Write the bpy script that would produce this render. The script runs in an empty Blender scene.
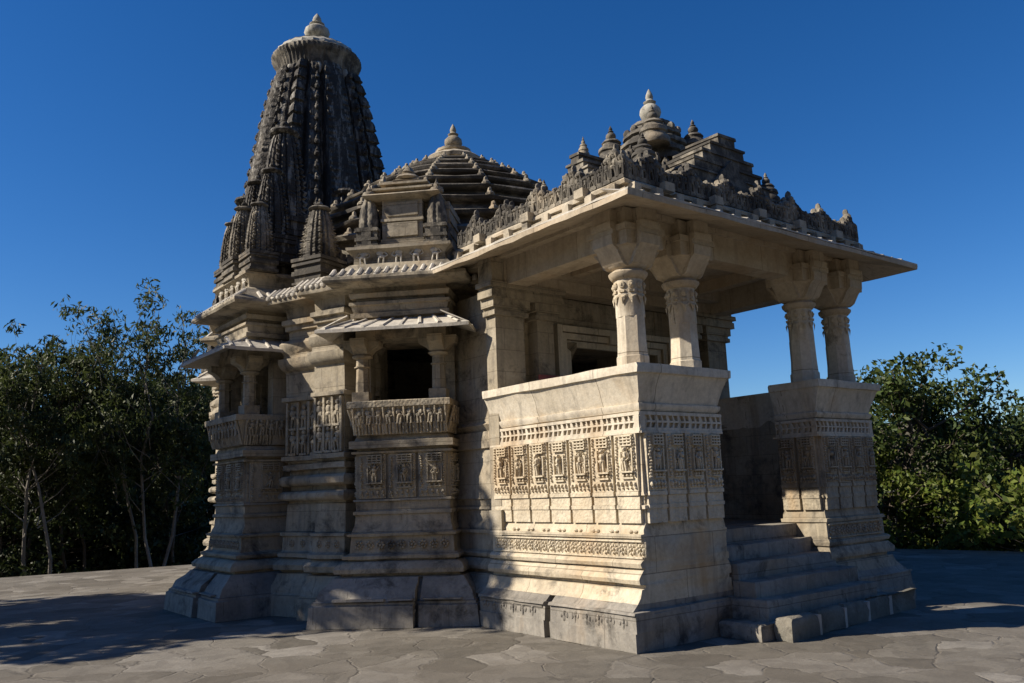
import bpy, math, random
import numpy as np
from mathutils import Matrix, Vector

random.seed(7)
RNG = np.random.default_rng(11)
scene = bpy.context.scene
COL = scene.collection
R = math.radians
HALL = (2.6, 6.64)          # centre of the octagonal hall, also the temple's base point

# ------------------------------------------------------------------ mesh builder
class MB:
    def __init__(s):
        s.v = []; s.f = []; s.M = None
    def add(s, vs, fs):
        o = len(s.v)
        if s.M is not None:
            vs = [tuple(s.M @ Vector(p)) for p in vs]
        s.v.extend(vs)
        s.f.extend([tuple(i + o for i in f) for f in fs])
    def box(s, x0, x1, y0, y1, z0, z1):
        s.add([(x0,y0,z0),(x1,y0,z0),(x1,y1,z0),(x0,y1,z0),(x0,y0,z1),(x1,y0,z1),(x1,y1,z1),(x0,y1,z1)],
              [(0,3,2,1),(4,5,6,7),(0,1,5,4),(1,2,6,5),(2,3,7,6),(3,0,4,7)])
    def frustum(s, c, a, b, z0, z1):
        """square frustum: half size a (x,y) at z0, b at z1"""
        x, y = c
        s.add([(x-a[0],y-a[1],z0),(x+a[0],y-a[1],z0),(x+a[0],y+a[1],z0),(x-a[0],y+a[1],z0),
               (x-b[0],y-b[1],z1),(x+b[0],y-b[1],z1),(x+b[0],y+b[1],z1),(x-b[0],y+b[1],z1)],
              [(0,3,2,1),(4,5,6,7),(0,1,5,4),(1,2,6,5),(2,3,7,6),(3,0,4,7)])
    def lathe(s, c, prof, n=12, ph=0.0, lob=0.0, nl=0):
        vs = []; fs = []
        for r, z in prof:
            for i in range(n):
                a = ph + 2*math.pi*i/n
                rr = r * (1 + lob*abs(math.cos(nl*a/2))) if lob else r
                vs.append((c[0]+rr*math.cos(a), c[1]+rr*math.sin(a), c[2]+z))
        m = len(prof)
        for k in range(m-1):
            for i in range(n):
                j = (i+1) % n
                fs.append((k*n+i, k*n+j, (k+1)*n+j, (k+1)*n+i))
        fs.append(tuple(range(n-1, -1, -1)))
        fs.append(tuple((m-1)*n+i for i in range(n)))
        s.add(vs, fs)
    def ell(s, c, r, n=8, m=5):
        prof = []
        vs = [(c[0], c[1], c[2]-r[2])]; fs = []
        for k in range(1, m):
            t = -math.pi/2 + math.pi*k/m
            for i in range(n):
                a = 2*math.pi*i/n
                vs.append((c[0]+r[0]*math.cos(t)*math.cos(a), c[1]+r[1]*math.cos(t)*math.sin(a), c[2]+r[2]*math.sin(t)))
        vs.append((c[0], c[1], c[2]+r[2]))
        for i in range(n):
            fs.append((0, 1+(i+1) % n, 1+i))
        for k in range(m-2):
            for i in range(n):
                j = (i+1) % n
                fs.append((1+k*n+i, 1+k*n+j, 1+(k+1)*n+j, 1+(k+1)*n+i))
        L = len(vs)-1; b = 1+(m-2)*n
        for i in range(n):
            fs.append((b+i, b+(i+1) % n, L))
        s.add(vs, fs)
    def tube(s, p0, p1, r0, r1, n=7):
        p0 = Vector(p0); p1 = Vector(p1); d = (p1-p0)
        if d.length < 1e-6: return
        q = d.to_track_quat('Z', 'Y')
        vs = []
        for p, r in ((p0, r0), (p1, r1)):
            for i in range(n):
                a = 2*math.pi*i/n
                vs.append(tuple(p + q @ Vector((r*math.cos(a), r*math.sin(a), 0))))
        fs = [(i, (i+1) % n, n+(i+1) % n, n+i) for i in range(n)]
        fs.append(tuple(range(n-1, -1, -1))); fs.append(tuple(range(n, 2*n)))
        s.add(vs, fs)
    def prism(s, poly, axis, a, b):
        """poly = list of (u, z) extruded from a to b along axis ('x' or 'y')"""
        n = len(poly); vs = []
        for t in (a, b):
            for u, z in poly:
                vs.append((t, u, z) if axis == 'x' else (u, t, z))
        fs = [(i, (i+1) % n, n+(i+1) % n, n+i) for i in range(n)]
        fs.append(tuple(range(n-1, -1, -1))); fs.append(tuple(range(n, 2*n)))
        if axis == 'y':
            fs = [tuple(reversed(f)) for f in fs]
            # orientation depends on winding of poly; normals are recalculated at build
        s.add(vs, fs)
    def sweep(s, plan, prof, seg=0.3, cap=True, wave=0.0):
        """plan: CCW [(x,y)], prof: [(z, off)] with off a number or one per edge"""
        n = len(plan)
        P = [Vector((x, y)) for x, y in plan]
        nor = []
        for i in range(n):
            e = P[(i+1) % n]-P[i]; e.normalize(); nor.append(Vector((e.y, -e.x)))
        lens = [max(1, int(math.ceil((P[(i+1) % n]-P[i]).length/seg))) for i in range(n)]
        rings = []
        for z, off in prof:
            of = [off]*n if not hasattr(off, '__len__') else off
            C = []
            for i in range(n):
                a = (i-1) % n; n1, n2 = nor[a], nor[i]
                p1 = P[i]+n1*of[a]; p2 = P[i]+n2*of[i]
                det = n1.x*n2.y-n1.y*n2.x
                if abs(det) < 1e-4: C.append(p2)
                else:
                    c1 = n1.dot(p1); c2 = n2.dot(p2)
                    C.append(Vector(((c1*n2.y-c2*n1.y)/det, (n1.x*c2-n2.x*c1)/det)))
            ring = []
            for i in range(n):
                a = C[i]; b = C[(i+1) % n]
                for k in range(lens[i]):
                    q = a.lerp(b, k/lens[i]); ring.append((q.x, q.y, z))
            rings.append(ring)
        m = len(rings[0]); vs = [p for r in rings for p in r]; fs = []
        for k in range(len(rings)-1):
            for i in range(m):
                j = (i+1) % m
                fs.append((k*m+i, k*m+j, (k+1)*m+j, (k+1)*m+i))
        if cap:
            fs.append(tuple(range(m-1, -1, -1)))
            b = (len(rings)-1)*m
            fs.append(tuple(b+i for i in range(m)))
        s.add(vs, fs)

def jitter(V, amt):
    if amt <= 0 or len(V) == 0: return V
    q = np.round(V*500).astype(np.int64)
    h = (q[:, 0]*73856093 ^ q[:, 1]*19349663 ^ q[:, 2]*83492791) & 0xffffffff
    out = V.copy()
    for k in range(3):
        x = (h*(2654435761+k*97531) + k*40503) & 0xffffffff
        x = (x ^ (x >> 13))*1274126177 & 0xffffffff
        out[:, k] += (x/4294967295.0-0.5)*2*amt
    return out

def build(name, mb, mat, parent=None, jit=0.003, origin=None, smooth=38, loc=None, rotz=0.0, recalc=False):
    V = np.array(mb.v, dtype=float)
    V = jitter(V, jit)
    if origin is not None: V = V-np.array(origin)
    me = bpy.data.meshes.new(name)
    me.from_pydata(V.tolist(), [], mb.f)
    if recalc:
        import bmesh
        bm = bmesh.new(); bm.from_mesh(me); bmesh.ops.recalc_face_normals(bm, faces=bm.faces); bm.to_mesh(me); bm.free()
    me.materials.append(mat)
    if smooth:
        me.polygons.foreach_set('use_smooth', np.ones(len(me.polygons), dtype=bool))
        me.set_sharp_from_angle(angle=R(smooth))
    o = bpy.data.objects.new(name, me); COL.objects.link(o)
    if parent is not None: o.parent = parent
    if loc is not None: o.location = loc
    o.rotation_euler = (0, 0, rotz)
    return o

def empty(name, loc):
    o = bpy.data.objects.new(name, None); COL.objects.link(o); o.location = loc; o.empty_display_size = .3
    return o
def tag(o, label=None, cat=None, group=None, kind=None):
    if label: o['label'] = label
    if cat: o['category'] = cat
    if group: o['group'] = group
    if kind: o['kind'] = kind
    return o
def copy_tree(o, parent=None):
    c = o.copy(); COL.objects.link(c)
    if parent is not None: c.parent = parent
    for ch in list(o.children):
        copy_tree(ch, c)
    return c

# ------------------------------------------------------------------ materials
def nt(name):
    m = bpy.data.materials.new(name); m.use_nodes = True
    t = m.node_tree; t.nodes.clear()
    return m, t
def N(t, typ, **kw):
    n = t.nodes.new(typ)
    for k, v in kw.items(): setattr(n, k, v)
    return n
def ramp(t, stops, src):
    r = N(t, 'ShaderNodeValToRGB'); e = r.color_ramp.elements
    while len(e) < len(stops): e.new(.5)
    for i, (p, c) in enumerate(stops):
        e[i].position = p; e[i].color = (*c, 1) if len(c) == 3 else c
    t.links.new(src, r.inputs[0]); return r.outputs[0]
def noise(t, vec, scale, detail=6, rough=.6, dist=0.0):
    n = N(t, 'ShaderNodeTexNoise'); n.inputs['Scale'].default_value = scale
    n.inputs['Detail'].default_value = detail; n.inputs['Roughness'].default_value = rough
    n.inputs['Distortion'].default_value = dist
    t.links.new(vec, n.inputs['Vector']); return n.outputs['Fac']
def mixc(t, fac, a, b, mode='MIX'):
    m = N(t, 'ShaderNodeMix', data_type='RGBA', blend_type=mode)
    for sock, val in ((m.inputs[0], fac), (m.inputs[6], a), (m.inputs[7], b)):
        if isinstance(val, (int, float)): sock.default_value = val
        elif isinstance(val, tuple): sock.default_value = (*val, 1)
        else: t.links.new(val, sock)
    return m.outputs[2]
def mathn(t, op, a, b=None):
    m = N(t, 'ShaderNodeMath', operation=op)
    for i, v in enumerate((a, b)):
        if v is None: continue
        if isinstance(v, (int, float)): m.inputs[i].default_value = v
        else: t.links.new(v, m.inputs[i])
    return m.outputs[0]
def vmul(t, vec, s):
    m = N(t, 'ShaderNodeVectorMath', operation='MULTIPLY'); t.links.new(vec, m.inputs[0]); m.inputs[1].default_value = s
    return m.outputs[0]

def stone(name, base, lichen=.35, dark=(.045, .042, .038), joints=None, bump=.35, ochre=.35, streak=.4, carve=0.0, vert=False):
    """weathered stone: base = three tones; lichen 0..1 share of dark growth"""
    m, t = nt(name)
    out = N(t, 'ShaderNodeOutputMaterial'); b = N(t, 'ShaderNodeBsdfPrincipled')
    t.links.new(b.outputs[0], out.inputs[0])
    g = N(t, 'ShaderNodeNewGeometry'); pos = g.outputs['Position']
    c = ramp(t, [(.28, base[0]), (.5, base[1]), (.72, base[2])], noise(t, pos, 1.7, 8, .65))
    # block to block variation and fine mottling
    fine = noise(t, pos, 22, 5, .7)
    c = mixc(t, .5, c, ramp(t, [(.3, (.62, .6, .58)), (.65, (1.1, 1.08, 1.05))], fine), 'MULTIPLY')
    # ochre/rust staining
    oc = ramp(t, [(.52, (0, 0, 0)), (.72, (1, 1, 1))], noise(t, vmul(t, pos, (1.3, 1.3, .7)), 1.1, 5, .55, .6))
    c = mixc(t, mathn(t, 'MULTIPLY', oc, ochre), c, (.40, .25, .11))
    # run-off streaks
    st = ramp(t, [(.5, (0, 0, 0)), (.68, (1, 1, 1))], noise(t, vmul(t, pos, (5.5, 5.5, .55)), 1.6, 6, .6, .3))
    c = mixc(t, mathn(t, 'MULTIPLY', st, streak), c, tuple(x*2.1 for x in dark))
    # lichen blotches
    lo = .78-.62*lichen
    li = ramp(t, [(max(0, lo-.07), (0, 0, 0)), (min(1, lo+.09), (1, 1, 1))], noise(t, vmul(t, pos, (2.4, 2.4, .42)) if vert else pos, 2.3 if not vert else 1.5, 10, .72, .4))
    c = mixc(t, mathn(t, 'MULTIPLY', li, .9), c, dark)
    if vert:
        ps = ramp(t, [(.53, (0, 0, 0)), (.63, (1, 1, 1))], noise(t, vmul(t, pos, (6.5, 6.5, .8)), 1.3, 8, .7, .3))
        c = mixc(t, mathn(t, 'MULTIPLY', ps, .75), c, (.30, .285, .25))
    # pale crust specks
    sp = ramp(t, [(.64, (0, 0, 0)), (.72, (1, 1, 1))], noise(t, pos, 9, 8, .7))
    c = mixc(t, mathn(t, 'MULTIPLY', sp, .35), c, tuple(min(.75, x*1.25) for x in base[2]))
    h = noise(t, pos, 38, 8, .7)
    h2 = noise(t, pos, 7, 6, .6)
    hh = mathn(t, 'ADD', mathn(t, 'MULTIPLY', h, .5), mathn(t, 'MULTIPLY', h2, .8))
    if carve:
        vo = N(t, 'ShaderNodeTexVoronoi', feature='F1'); vo.inputs['Scale'].default_value = 26
        t.links.new(pos, vo.inputs['Vector'])
        hh = mathn(t, 'SUBTRACT', hh, mathn(t, 'MULTIPLY', vo.outputs['Distance'], carve))
        cv = ramp(t, [(.45, (1, 1, 1)), (.8, (.45, .42, .4))], vo.outputs['Distance'])
    if joints:
        w, hgt, amt = joints
        up = N(t, 'ShaderNodeVectorMath', operation='CROSS_PRODUCT'); up.inputs[0].default_value = (0, 0, 1)
        t.links.new(g.outputs['True Normal'], up.inputs[1])
        nrm = N(t, 'ShaderNodeVectorMath', operation='NORMALIZE'); t.links.new(up.outputs[0], nrm.inputs[0])
        dot = N(t, 'ShaderNodeVectorMath', operation='DOT_PRODUCT'); t.links.new(nrm.outputs[0], dot.inputs[0]); t.links.new(pos, dot.inputs[1])
        sep = N(t, 'ShaderNodeSeparateXYZ'); t.links.new(pos, sep.inputs[0])
        cmb = N(t, 'ShaderNodeCombineXYZ'); t.links.new(dot.outputs['Value'], cmb.inputs[0]); t.links.new(sep.outputs[2], cmb.inputs[1])
        br = N(t, 'ShaderNodeTexBrick'); br.inputs['Scale'].default_value = 1
        br.inputs['Brick Width'].default_value = w; br.inputs['Row Height'].default_value = hgt
        br.inputs['Mortar Size'].default_value = .006; br.inputs['Mortar Smooth'].default_value = .3
        br.inputs['Color1'].default_value = (1, 1, 1, 1); br.inputs['Color2'].default_value = (.74, .72, .7, 1)
        br.inputs['Mortar'].default_value = (.25, .23, .2, 1)
        t.links.new(cmb.outputs[0], br.inputs['Vector'])
        c = mixc(t, amt, c, br.outputs['Color'], 'MULTIPLY')
        hh = mathn(t, 'SUBTRACT', hh, mathn(t, 'MULTIPLY', br.outputs['Fac'], .8))
    t.links.new(c, b.inputs['Base Color'])
    bp = N(t, 'ShaderNodeBump'); bp.inputs['Strength'].default_value = bump; bp.inputs['Distance'].default_value = .03
    t.links.new(hh, bp.inputs['Height']); t.links.new(bp.outputs[0], b.inputs['Normal'])
    b.inputs['Roughness'].default_value = .88
    b.inputs['Specular IOR Level'].default_value = .25
    return m

CREAM = ((.46, .39, .285), (.57, .50, .375), (.66, .595, .47))
GREYC = ((.19, .178, .16), (.28, .262, .228), (.37, .34, .29))
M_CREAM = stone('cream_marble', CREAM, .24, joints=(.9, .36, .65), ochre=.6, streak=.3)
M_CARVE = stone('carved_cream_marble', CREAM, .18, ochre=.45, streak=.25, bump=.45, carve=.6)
M_SMOOTH = stone('smooth_cream_marble', ((.52, .465, .365), (.62, .56, .45), (.68, .625, .515)), .20, joints=(1.1, 3.0, .75), ochre=.5, streak=.38, bump=.28)
M_BASE = stone('weathered_base_marble', GREYC, .30, joints=(.85, .3, .5), ochre=.3, streak=.4)
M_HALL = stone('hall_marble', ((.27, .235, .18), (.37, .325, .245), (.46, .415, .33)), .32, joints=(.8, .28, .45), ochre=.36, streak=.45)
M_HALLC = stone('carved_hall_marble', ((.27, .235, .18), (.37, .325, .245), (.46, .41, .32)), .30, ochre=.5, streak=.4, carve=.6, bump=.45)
M_ROOF = stone('lichen_roof_stone', ((.20, .18, .145), (.30, .27, .215), (.42, .385, .31)), .53, ochre=.25, streak=.45, bump=.5)
M_CORN = stone('cornice_stone', ((.32, .28, .215), (.42, .37, .285), (.52, .465, .37)), .28, ochre=.35, streak=.35, bump=.4)
M_SLAB = stone('brown_roof_slab', ((.165, .145, .118), (.24, .215, .175), (.35, .32, .265)), .56, ochre=.3, streak=.45, bump=.5)
M_KNOB = stone('tan_knob_stone', ((.22, .19, .145), (.31, .275, .21), (.40, .36, .28)), .32, ochre=.3, streak=.3)
M_DARK = stone('black_lichen_stone', ((.12, .11, .095), (.19, .175, .15), (.40, .375, .33)), .65, dark=(.032, .029, .026), ochre=.10, streak=.6, bump=.6, carve=.5, vert=True)
M_KERB = stone('grey_kerb_stone', ((.10, .10, .085), (.16, .155, .13), (.25, .235, .20)), .3, ochre=.1, streak=.3, bump=.6)
M_MORTAR = stone('pale_mortar', ((.40, .38, .33), (.48, .45, .40), (.55, .52, .46)), .15, ochre=.1, streak=.1)
M_PALE = stone('pale_finial_stone', ((.28, .27, .23), (.40, .385, .33), (.52, .50, .43)), .28, ochre=.15, streak=.3)
M_EAVE = stone('eave_underside_stone', ((.40, .335, .245), (.47, .40, .30), (.53, .46, .36)), .18, joints=(.95, 3.0, .6), ochre=.35, streak=.25, bump=.2)
M_EAVTOP = stone('pale_eave_stone', ((.38, .35, .30), (.50, .47, .41), (.60, .57, .50)), .22, ochre=.15, streak=.3)

def plain(name, col, rough=.8):
    m, t = nt(name); out = N(t, 'ShaderNodeOutputMaterial'); b = N(t, 'ShaderNodeBsdfPrincipled')
    t.links.new(b.outputs[0], out.inputs[0]); g = N(t, 'ShaderNodeNewGeometry')
    c = mixc(t, .5, col, ramp(t, [(.3, (.6, .6, .6)), (.7, (1.2, 1.2, 1.2))], noise(t, g.outputs['Position'], 8, 6, .6)), 'MULTIPLY')
    t.links.new(c, b.inputs['Base Color']); b.inputs['Roughness'].default_value = rough
    return m
M_RED = plain('dark_red_paint', (.16, .035, .03), .6)

def paving():
    m, t = nt('stone_flag_paving')
    out = N(t, 'ShaderNodeOutputMaterial'); b = N(t, 'ShaderNodeBsdfPrincipled'); t.links.new(b.outputs[0], out.inputs[0])
    g = N(t, 'ShaderNodeNewGeometry'); pos = g.outputs['Position']
    nz = N(t, 'ShaderNodeTexNoise'); nz.inputs['Scale'].default_value = 1.3; nz.inputs['Detail'].default_value = 6; t.links.new(pos, nz.inputs['Vector'])
    off = N(t, 'ShaderNodeVectorMath', operation='MULTIPLY_ADD'); t.links.new(nz.outputs['Color'], off.inputs[0]); off.inputs[1].default_value = (.75, .75, 0); t.links.new(pos, off.inputs[2])
    flat = vmul(t, off.outputs[0], (1, 1, 0))
    def vor(feature, sc):
        v = N(t, 'ShaderNodeTexVoronoi', feature=feature); v.inputs['Scale'].default_value = sc; v.inputs['Randomness'].default_value = .85
        t.links.new(flat, v.inputs['Vector']); return v
    d = vor('DISTANCE_TO_EDGE', 1.75).outputs['Distance']; cell = vor('F1', 1.75).outputs['Color']
    sepc = N(t, 'ShaderNodeSeparateColor'); t.links.new(cell, sepc.inputs[0])
    c = ramp(t, [(0, (.112, .103, .086)), (.35, (.158, .147, .125)), (.65, (.19, .178, .154)), (1, (.265, .252, .225))], sepc.outputs[0])
    c = mixc(t, .6, c, ramp(t, [(.3, (.5, .48, .46)), (.7, (1.25, 1.2, 1.15))], noise(t, pos, 3.0, 9, .7)), 'MULTIPLY')
    c = mixc(t, .5, c, ramp(t, [(.3, (.6, .6, .6)), (.7, (1.15, 1.15, 1.15))], noise(t, pos, 30, 6, .7)), 'MULTIPLY')
    v2 = N(t, 'ShaderNodeTexVoronoi', feature='F1'); v2.inputs['Scale'].default_value = 5.5; t.links.new(flat, v2.inputs['Vector'])
    s2 = N(t, 'ShaderNodeSeparateColor'); t.links.new(v2.outputs['Color'], s2.inputs[0])
    c = mixc(t, .45, c, ramp(t, [(0, (.62, .6, .58)), (1, (1.2, 1.2, 1.18))], s2.outputs[0]), 'MULTIPLY')
    grit = ramp(t, [(.60, (0, 0, 0)), (.70, (1, 1, 1))], noise(t, pos, 14, 9, .8))
    c = mixc(t, mathn(t, 'MULTIPLY', grit, .45), c, (.30, .28, .24))
    dirt = ramp(t, [(.56, (0, 0, 0)), (.64, (1, 1, 1))], noise(t, pos, 6, 9, .75))
    c = mixc(t, mathn(t, 'MULTIPLY', dirt, .5), c, (.11, .095, .075))
    big = ramp(t, [(.45, (0, 0, 0)), (.62, (1, 1, 1))], noise(t, pos, .45, 6, .65, .5))
    c = mixc(t, mathn(t, 'MULTIPLY', big, .5), c, (.125, .108, .085))
    jn = ramp(t, [(.006, (1, 1, 1)), (.032, (0, 0, 0))], d)
    brk = ramp(t, [(.42, (.12, .12, .12)), (.6, (1, 1, 1))], noise(t, pos, 1.9, 5, .6))
    jn = mathn(t, 'MULTIPLY', jn, brk)
    pale = ramp(t, [(.42, (.07, .06, .048)), (.66, (.17, .155, .13))], noise(t, pos, .8, 4, .5))
    c = mixc(t, mathn(t, 'MULTIPLY', jn, .55), c, pale)
    t.links.new(c, b.inputs['Base Color']); b.inputs['Roughness'].default_value = .85; b.inputs['Specular IOR Level'].default_value = .3
    hh = mathn(t, 'SUBTRACT', mathn(t, 'ADD', mathn(t, 'MULTIPLY', noise(t, pos, 18, 8, .7), .5), mathn(t, 'MULTIPLY', mathn(t, 'ADD', sepc.outputs[1], s2.outputs[1]), .5)), mathn(t, 'MULTIPLY', jn, .8))
    bp = N(t, 'ShaderNodeBump'); bp.inputs['Strength'].default_value = .5; bp.inputs['Distance'].default_value = .025
    t.links.new(hh, bp.inputs['Height']); t.links.new(bp.outputs[0], b.inputs['Normal'])
    return m
M_PAVE = paving()

def earth(name, c0, c1, c2):
    m, t = nt(name); out = N(t, 'ShaderNodeOutputMaterial'); b = N(t, 'ShaderNodeBsdfPrincipled'); t.links.new(b.outputs[0], out.inputs[0])
    g = N(t, 'ShaderNodeNewGeometry')
    c = ramp(t, [(.3, c0), (.5, c1), (.7, c2)], noise(t, g.outputs['Position'], .35, 10, .75))
    c = mixc(t, .6, c, ramp(t, [(.3, (.4, .4, .4)), (.7, (1.2, 1.2, 1.2))], noise(t, g.outputs['Position'], 3, 8, .7)), 'MULTIPLY')
    t.links.new(c, b.inputs['Base Color']); b.inputs['Roughness'].default_value = .95
    return m
M_EARTH = earth('scrub_earth', (.05, .055, .022), (.08, .07, .035), (.13, .10, .06))
M_HILL = earth('dry_hill_scrub', (.045, .05, .025), (.10, .085, .05), (.16, .13, .085))

def leaf(name, a, b_, c_, trans=.3):
    m, t = nt(name); out = N(t, 'ShaderNodeOutputMaterial')
    b = N(t, 'ShaderNodeBsdfPrincipled'); tr = N(t, 'ShaderNodeBsdfTranslucent'); mx = N(t, 'ShaderNodeMixShader')
    g = N(t, 'ShaderNodeNewGeometry')
    c = ramp(t, [(0, a), (.5, b_), (1, c_)], g.outputs['Random Per Island'])
    c = mixc(t, .6, c, ramp(t, [(.35, (.5, .5, .45)), (.65, (1.25, 1.2, 1.0))], noise(t, g.outputs['Position'], .8, 4, .6)), 'MULTIPLY')
    t.links.new(c, b.inputs['Base Color']); b.inputs['Roughness'].default_value = .55; b.inputs['Specular IOR Level'].default_value = .35
    t.links.new(c, tr.inputs['Color']); mx.inputs[0].default_value = trans
    t.links.new(b.outputs[0], mx.inputs[1]); t.links.new(tr.outputs[0], mx.inputs[2]); t.links.new(mx.outputs[0], out.inputs[0])
    return m
M_LEAFD = leaf('dark_leaf', (.030, .046, .016), (.045, .066, .022), (.070, .088, .030), .35)
M_LEAFE = leaf('grey_green_leaf', (.036, .054, .016), (.056, .078, .024), (.088, .108, .036), .35)
M_LEAFB = leaf('broad_leaf', (.03, .055, .013), (.055, .088, .02), (.10, .125, .03))
M_LEAFL = leaf('bright_leaf', (.09, .14, .025), (.14, .19, .035), (.21, .23, .055), .4)
M_BARK = earth('bark', (.07, .055, .04), (.11, .09, .07), (.16, .135, .105))
M_PBARK = earth('pale_bark', (.13, .12, .10), (.20, .18, .155), (.28, .26, .225))

# ------------------------------------------------------------------ small carved motifs (local: x along wall, -y outward, z up)
def figure(mb, x, y, z, h, w=1.0, pose=0, n=6):
    """small standing relief figure, feet at z, facing -y"""
    s = h
    sway = (.05, -.05, 0)[pose % 3]*s
    mb.ell((x+sway*.5, y, z+.90*s), (.085*s*w, .085*s, .10*s), n, 4)
    mb.ell((x+sway, y, z+.66*s), (.13*s*w, .09*s, .16*s), n, 4)
    mb.ell((x-sway, y, z+.46*s), (.13*s*w, .10*s, .11*s), n, 4)
    for d in (-1, 1):
        mb.tube((x-sway+d*.07*s*w, y, z+.44*s), (x+d*.08*s*w, y, z), .065*s, .045*s, 5)
        if (pose+d) % 3 == 0:
            mb.tube((x+sway+d*.13*s*w, y, z+.74*s), (x+sway+d*.24*s*w, y, z+.88*s), .04*s, .035*s, 4)
        else:
            mb.tube((x+sway+d*.13*s*w, y, z+.74*s), (x+d*.22*s*w, y, z+.52*s), .04*s, .03*s, 4)
            mb.tube((x+d*.22*s*w, y, z+.52*s), (x+d*.12*s*w, y-.03*s, z+.42*s), .03*s, .03*s, 4)

def face_matrix(origin, out):
    """local x along the wall (to the right seen from outside), -y outward"""
    o = Vector((out[0], out[1], 0)).normalized()
    ex = Vector((-o.y, o.x, 0)); ey = -o
    M = Matrix(((ex.x, ey.x, 0, origin[0]), (ex.y, ey.y, 0, origin[1]), (0, 0, 1, origin[2] if len(origin) > 2 else 0), (0, 0, 0, 1)))
    return M

def panel_mesh(mb, w, z0, z1, seed):
    """carved upright slab, front face at y=-.03, with box lattice, figure, bar, scroll row and vine"""
    rnd = random.Random(seed); h = z1-z0
    mb.box(-w/2, w/2, -.05, .02, z0, z1)
    y = -.052
    M0 = mb.M or Matrix.Identity(4)
    mb.M = M0 @ Matrix.Translation((0, -.05, 0)) @ Matrix.Diagonal((1, 1.75, 1, 1)) @ Matrix.Translation((0, .05, 0))
    cx = w*.10
    # lattice box on top
    bw = w*.26
    for k in range(4):
        xx = cx-bw+2*bw*k/3
        mb.box(xx-.008, xx+.008, y-.016, y+.004, z1-.20*h, z1-.035*h)
    for k in range(4):
        zz = z1-.20*h+.165*h*k/3
        mb.box(cx-bw-.008, cx+bw+.008, y-.019, y+.003, zz-.007, zz+.007)
    fs = rnd.uniform(.36, .43); dp = rnd.uniform(.004, .022); wd = rnd.uniform(.85, 1.2)
    figure(mb, cx+rnd.uniform(-.012, .012), y-dp, z0+.36*h, fs*h, wd, rnd.randrange(3))
    if rnd.random() < .55:
        d = rnd.choice((-1, 1)); figure(mb, cx+d*bw*.62, y-.004, z0+.36*h, fs*h*.55, 1.1, rnd.randrange(3))
    if rnd.random() < .6:
        for i in range(7):
            a = math.pi*i/6; mb.ell((cx+bw*.72*math.cos(a), y-.002, z0+.66*h+.10*h*math.sin(a)), (.013, .014, .013), 5, 4)
    if rnd.random() < .4:
        mb.tube((cx-bw*.5, y-.01, z0+.40*h), (cx+bw*.5, y-.012, z0+(.40+rnd.uniform(.2, .34))*h), .010, .008, 5)
    for d in (-1, 1):
        mb.box(cx+d*bw-.008, cx+d*bw+.008, y-.014, y+.004, z0+.36*h, z0+rnd.uniform(.66, .77)*h)
    mb.box(cx-bw-.015, cx+bw+.015, y-.025, y+.004, z0+.325*h, z0+.355*h)
    mb.box(cx-bw, cx+bw, y-.014, y+.004, z0+.22*h, z0+.245*h)
    for k in range(3):
        mb.ell((cx-bw*.7+bw*.7*k, y, z0+.275*h), (.022, .018, .022), 6, 4)
    for k in range(5):
        xx = -w/2+.035+(w-.07)*k/4
        mb.ell((xx, y, z0+.13*h+rnd.uniform(-.01, .01)), (.02, .02, .028), 6, 4)
        mb.ell((xx+.012, y, z0+.06*h), (.016, .016, .016), 5, 4)
    zz = z0+.24*h
    while zz < z1-.03:
        mb.ell((-w/2+.034+rnd.uniform(-.010, .012), y, zz), (.017, .016, .015), 5, 4)
        mb.ell((w/2-.024+rnd.uniform(-.008, .006), y, zz+.015), (.013, .014, .014), 5, 4); zz += .032
    mb.M = M0

def rosette(mb, x, z, r, y=0):
    mb.lathe_y = None
    k = 7
    for i in range(k):
        a = 2*math.pi*i/k
        mb.ell((x+.62*r*math.cos(a), y, z+.62*r*math.sin(a)), (.30*r, .35*r, .30*r), 5, 4)
    mb.ell((x, y-.004, z), (.30*r, .45*r, .30*r), 6, 4)

def lattice_band(mb, x0, x1, z0, z1, cell=.085):
    """perforated band: two rows of slanted holes left between bars; back at y=0, bars in front"""
    n = max(2, int(round((x1-x0)/cell))); c = (x1-x0)/n; h = z1-z0
    mb.box(x0, x1, -.004, .03, z0, z1)
    yf, yb = -.036, -.002
    mb.box(x0, x1, yf-.006, yb, z0, z0+.17*h); mb.box(x0, x1, yf-.006, yb, z1-.17*h, z1)
    mb.box(x0, x1, yf, yb, z0+.45*h, z0+.55*h)
    for i in range(n+1):
        x = x0+i*c
        wv = c*(.30 if i % 2 else .16)
        for a, b, k in ((z0+.17*h, z0+.45*h, 1), (z0+.55*h, z1-.17*h, -1)):
            xa = max(x0, min(x1, x-wv-.10*c*k)); xb = max(x0, min(x1, x+wv-.10*c*k))
            xc = max(x0, min(x1, x-wv*.6+.10*c*k)); xd = max(x0, min(x1, x+wv*.6+.10*c*k))
            if xb-xa < .004: continue
            mb.add([(xa, yf, a), (xb, yf, a), (xd, yf, b), (xc, yf, b), (xa, yb, a), (xb, yb, a), (xd, yb, b), (xc, yb, b)],
                   [(0, 1, 2, 3), (1, 5, 6, 2), (4, 0, 3, 7), (3, 2, 6, 7), (4, 5, 1, 0)])

def vessel(mb, c, r, h):
    """kalasha: pot with neck, rim and bud; r radius of the pot, h full height"""
    p = [(.42, 0), (.55, .03), (.42, .07), (.50, .10), (.88, .20), (1, .31), (.94, .42), (.62, .52), (.40, .56), (.55, .59), (.60, .62), (.38, .655),
         (.30, .70), (.36, .76), (.30, .84), (.16, .93), (.03, 1.0)]
    mb.lathe(c, [(a*r, b*h) for a, b in p], 14)

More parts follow.
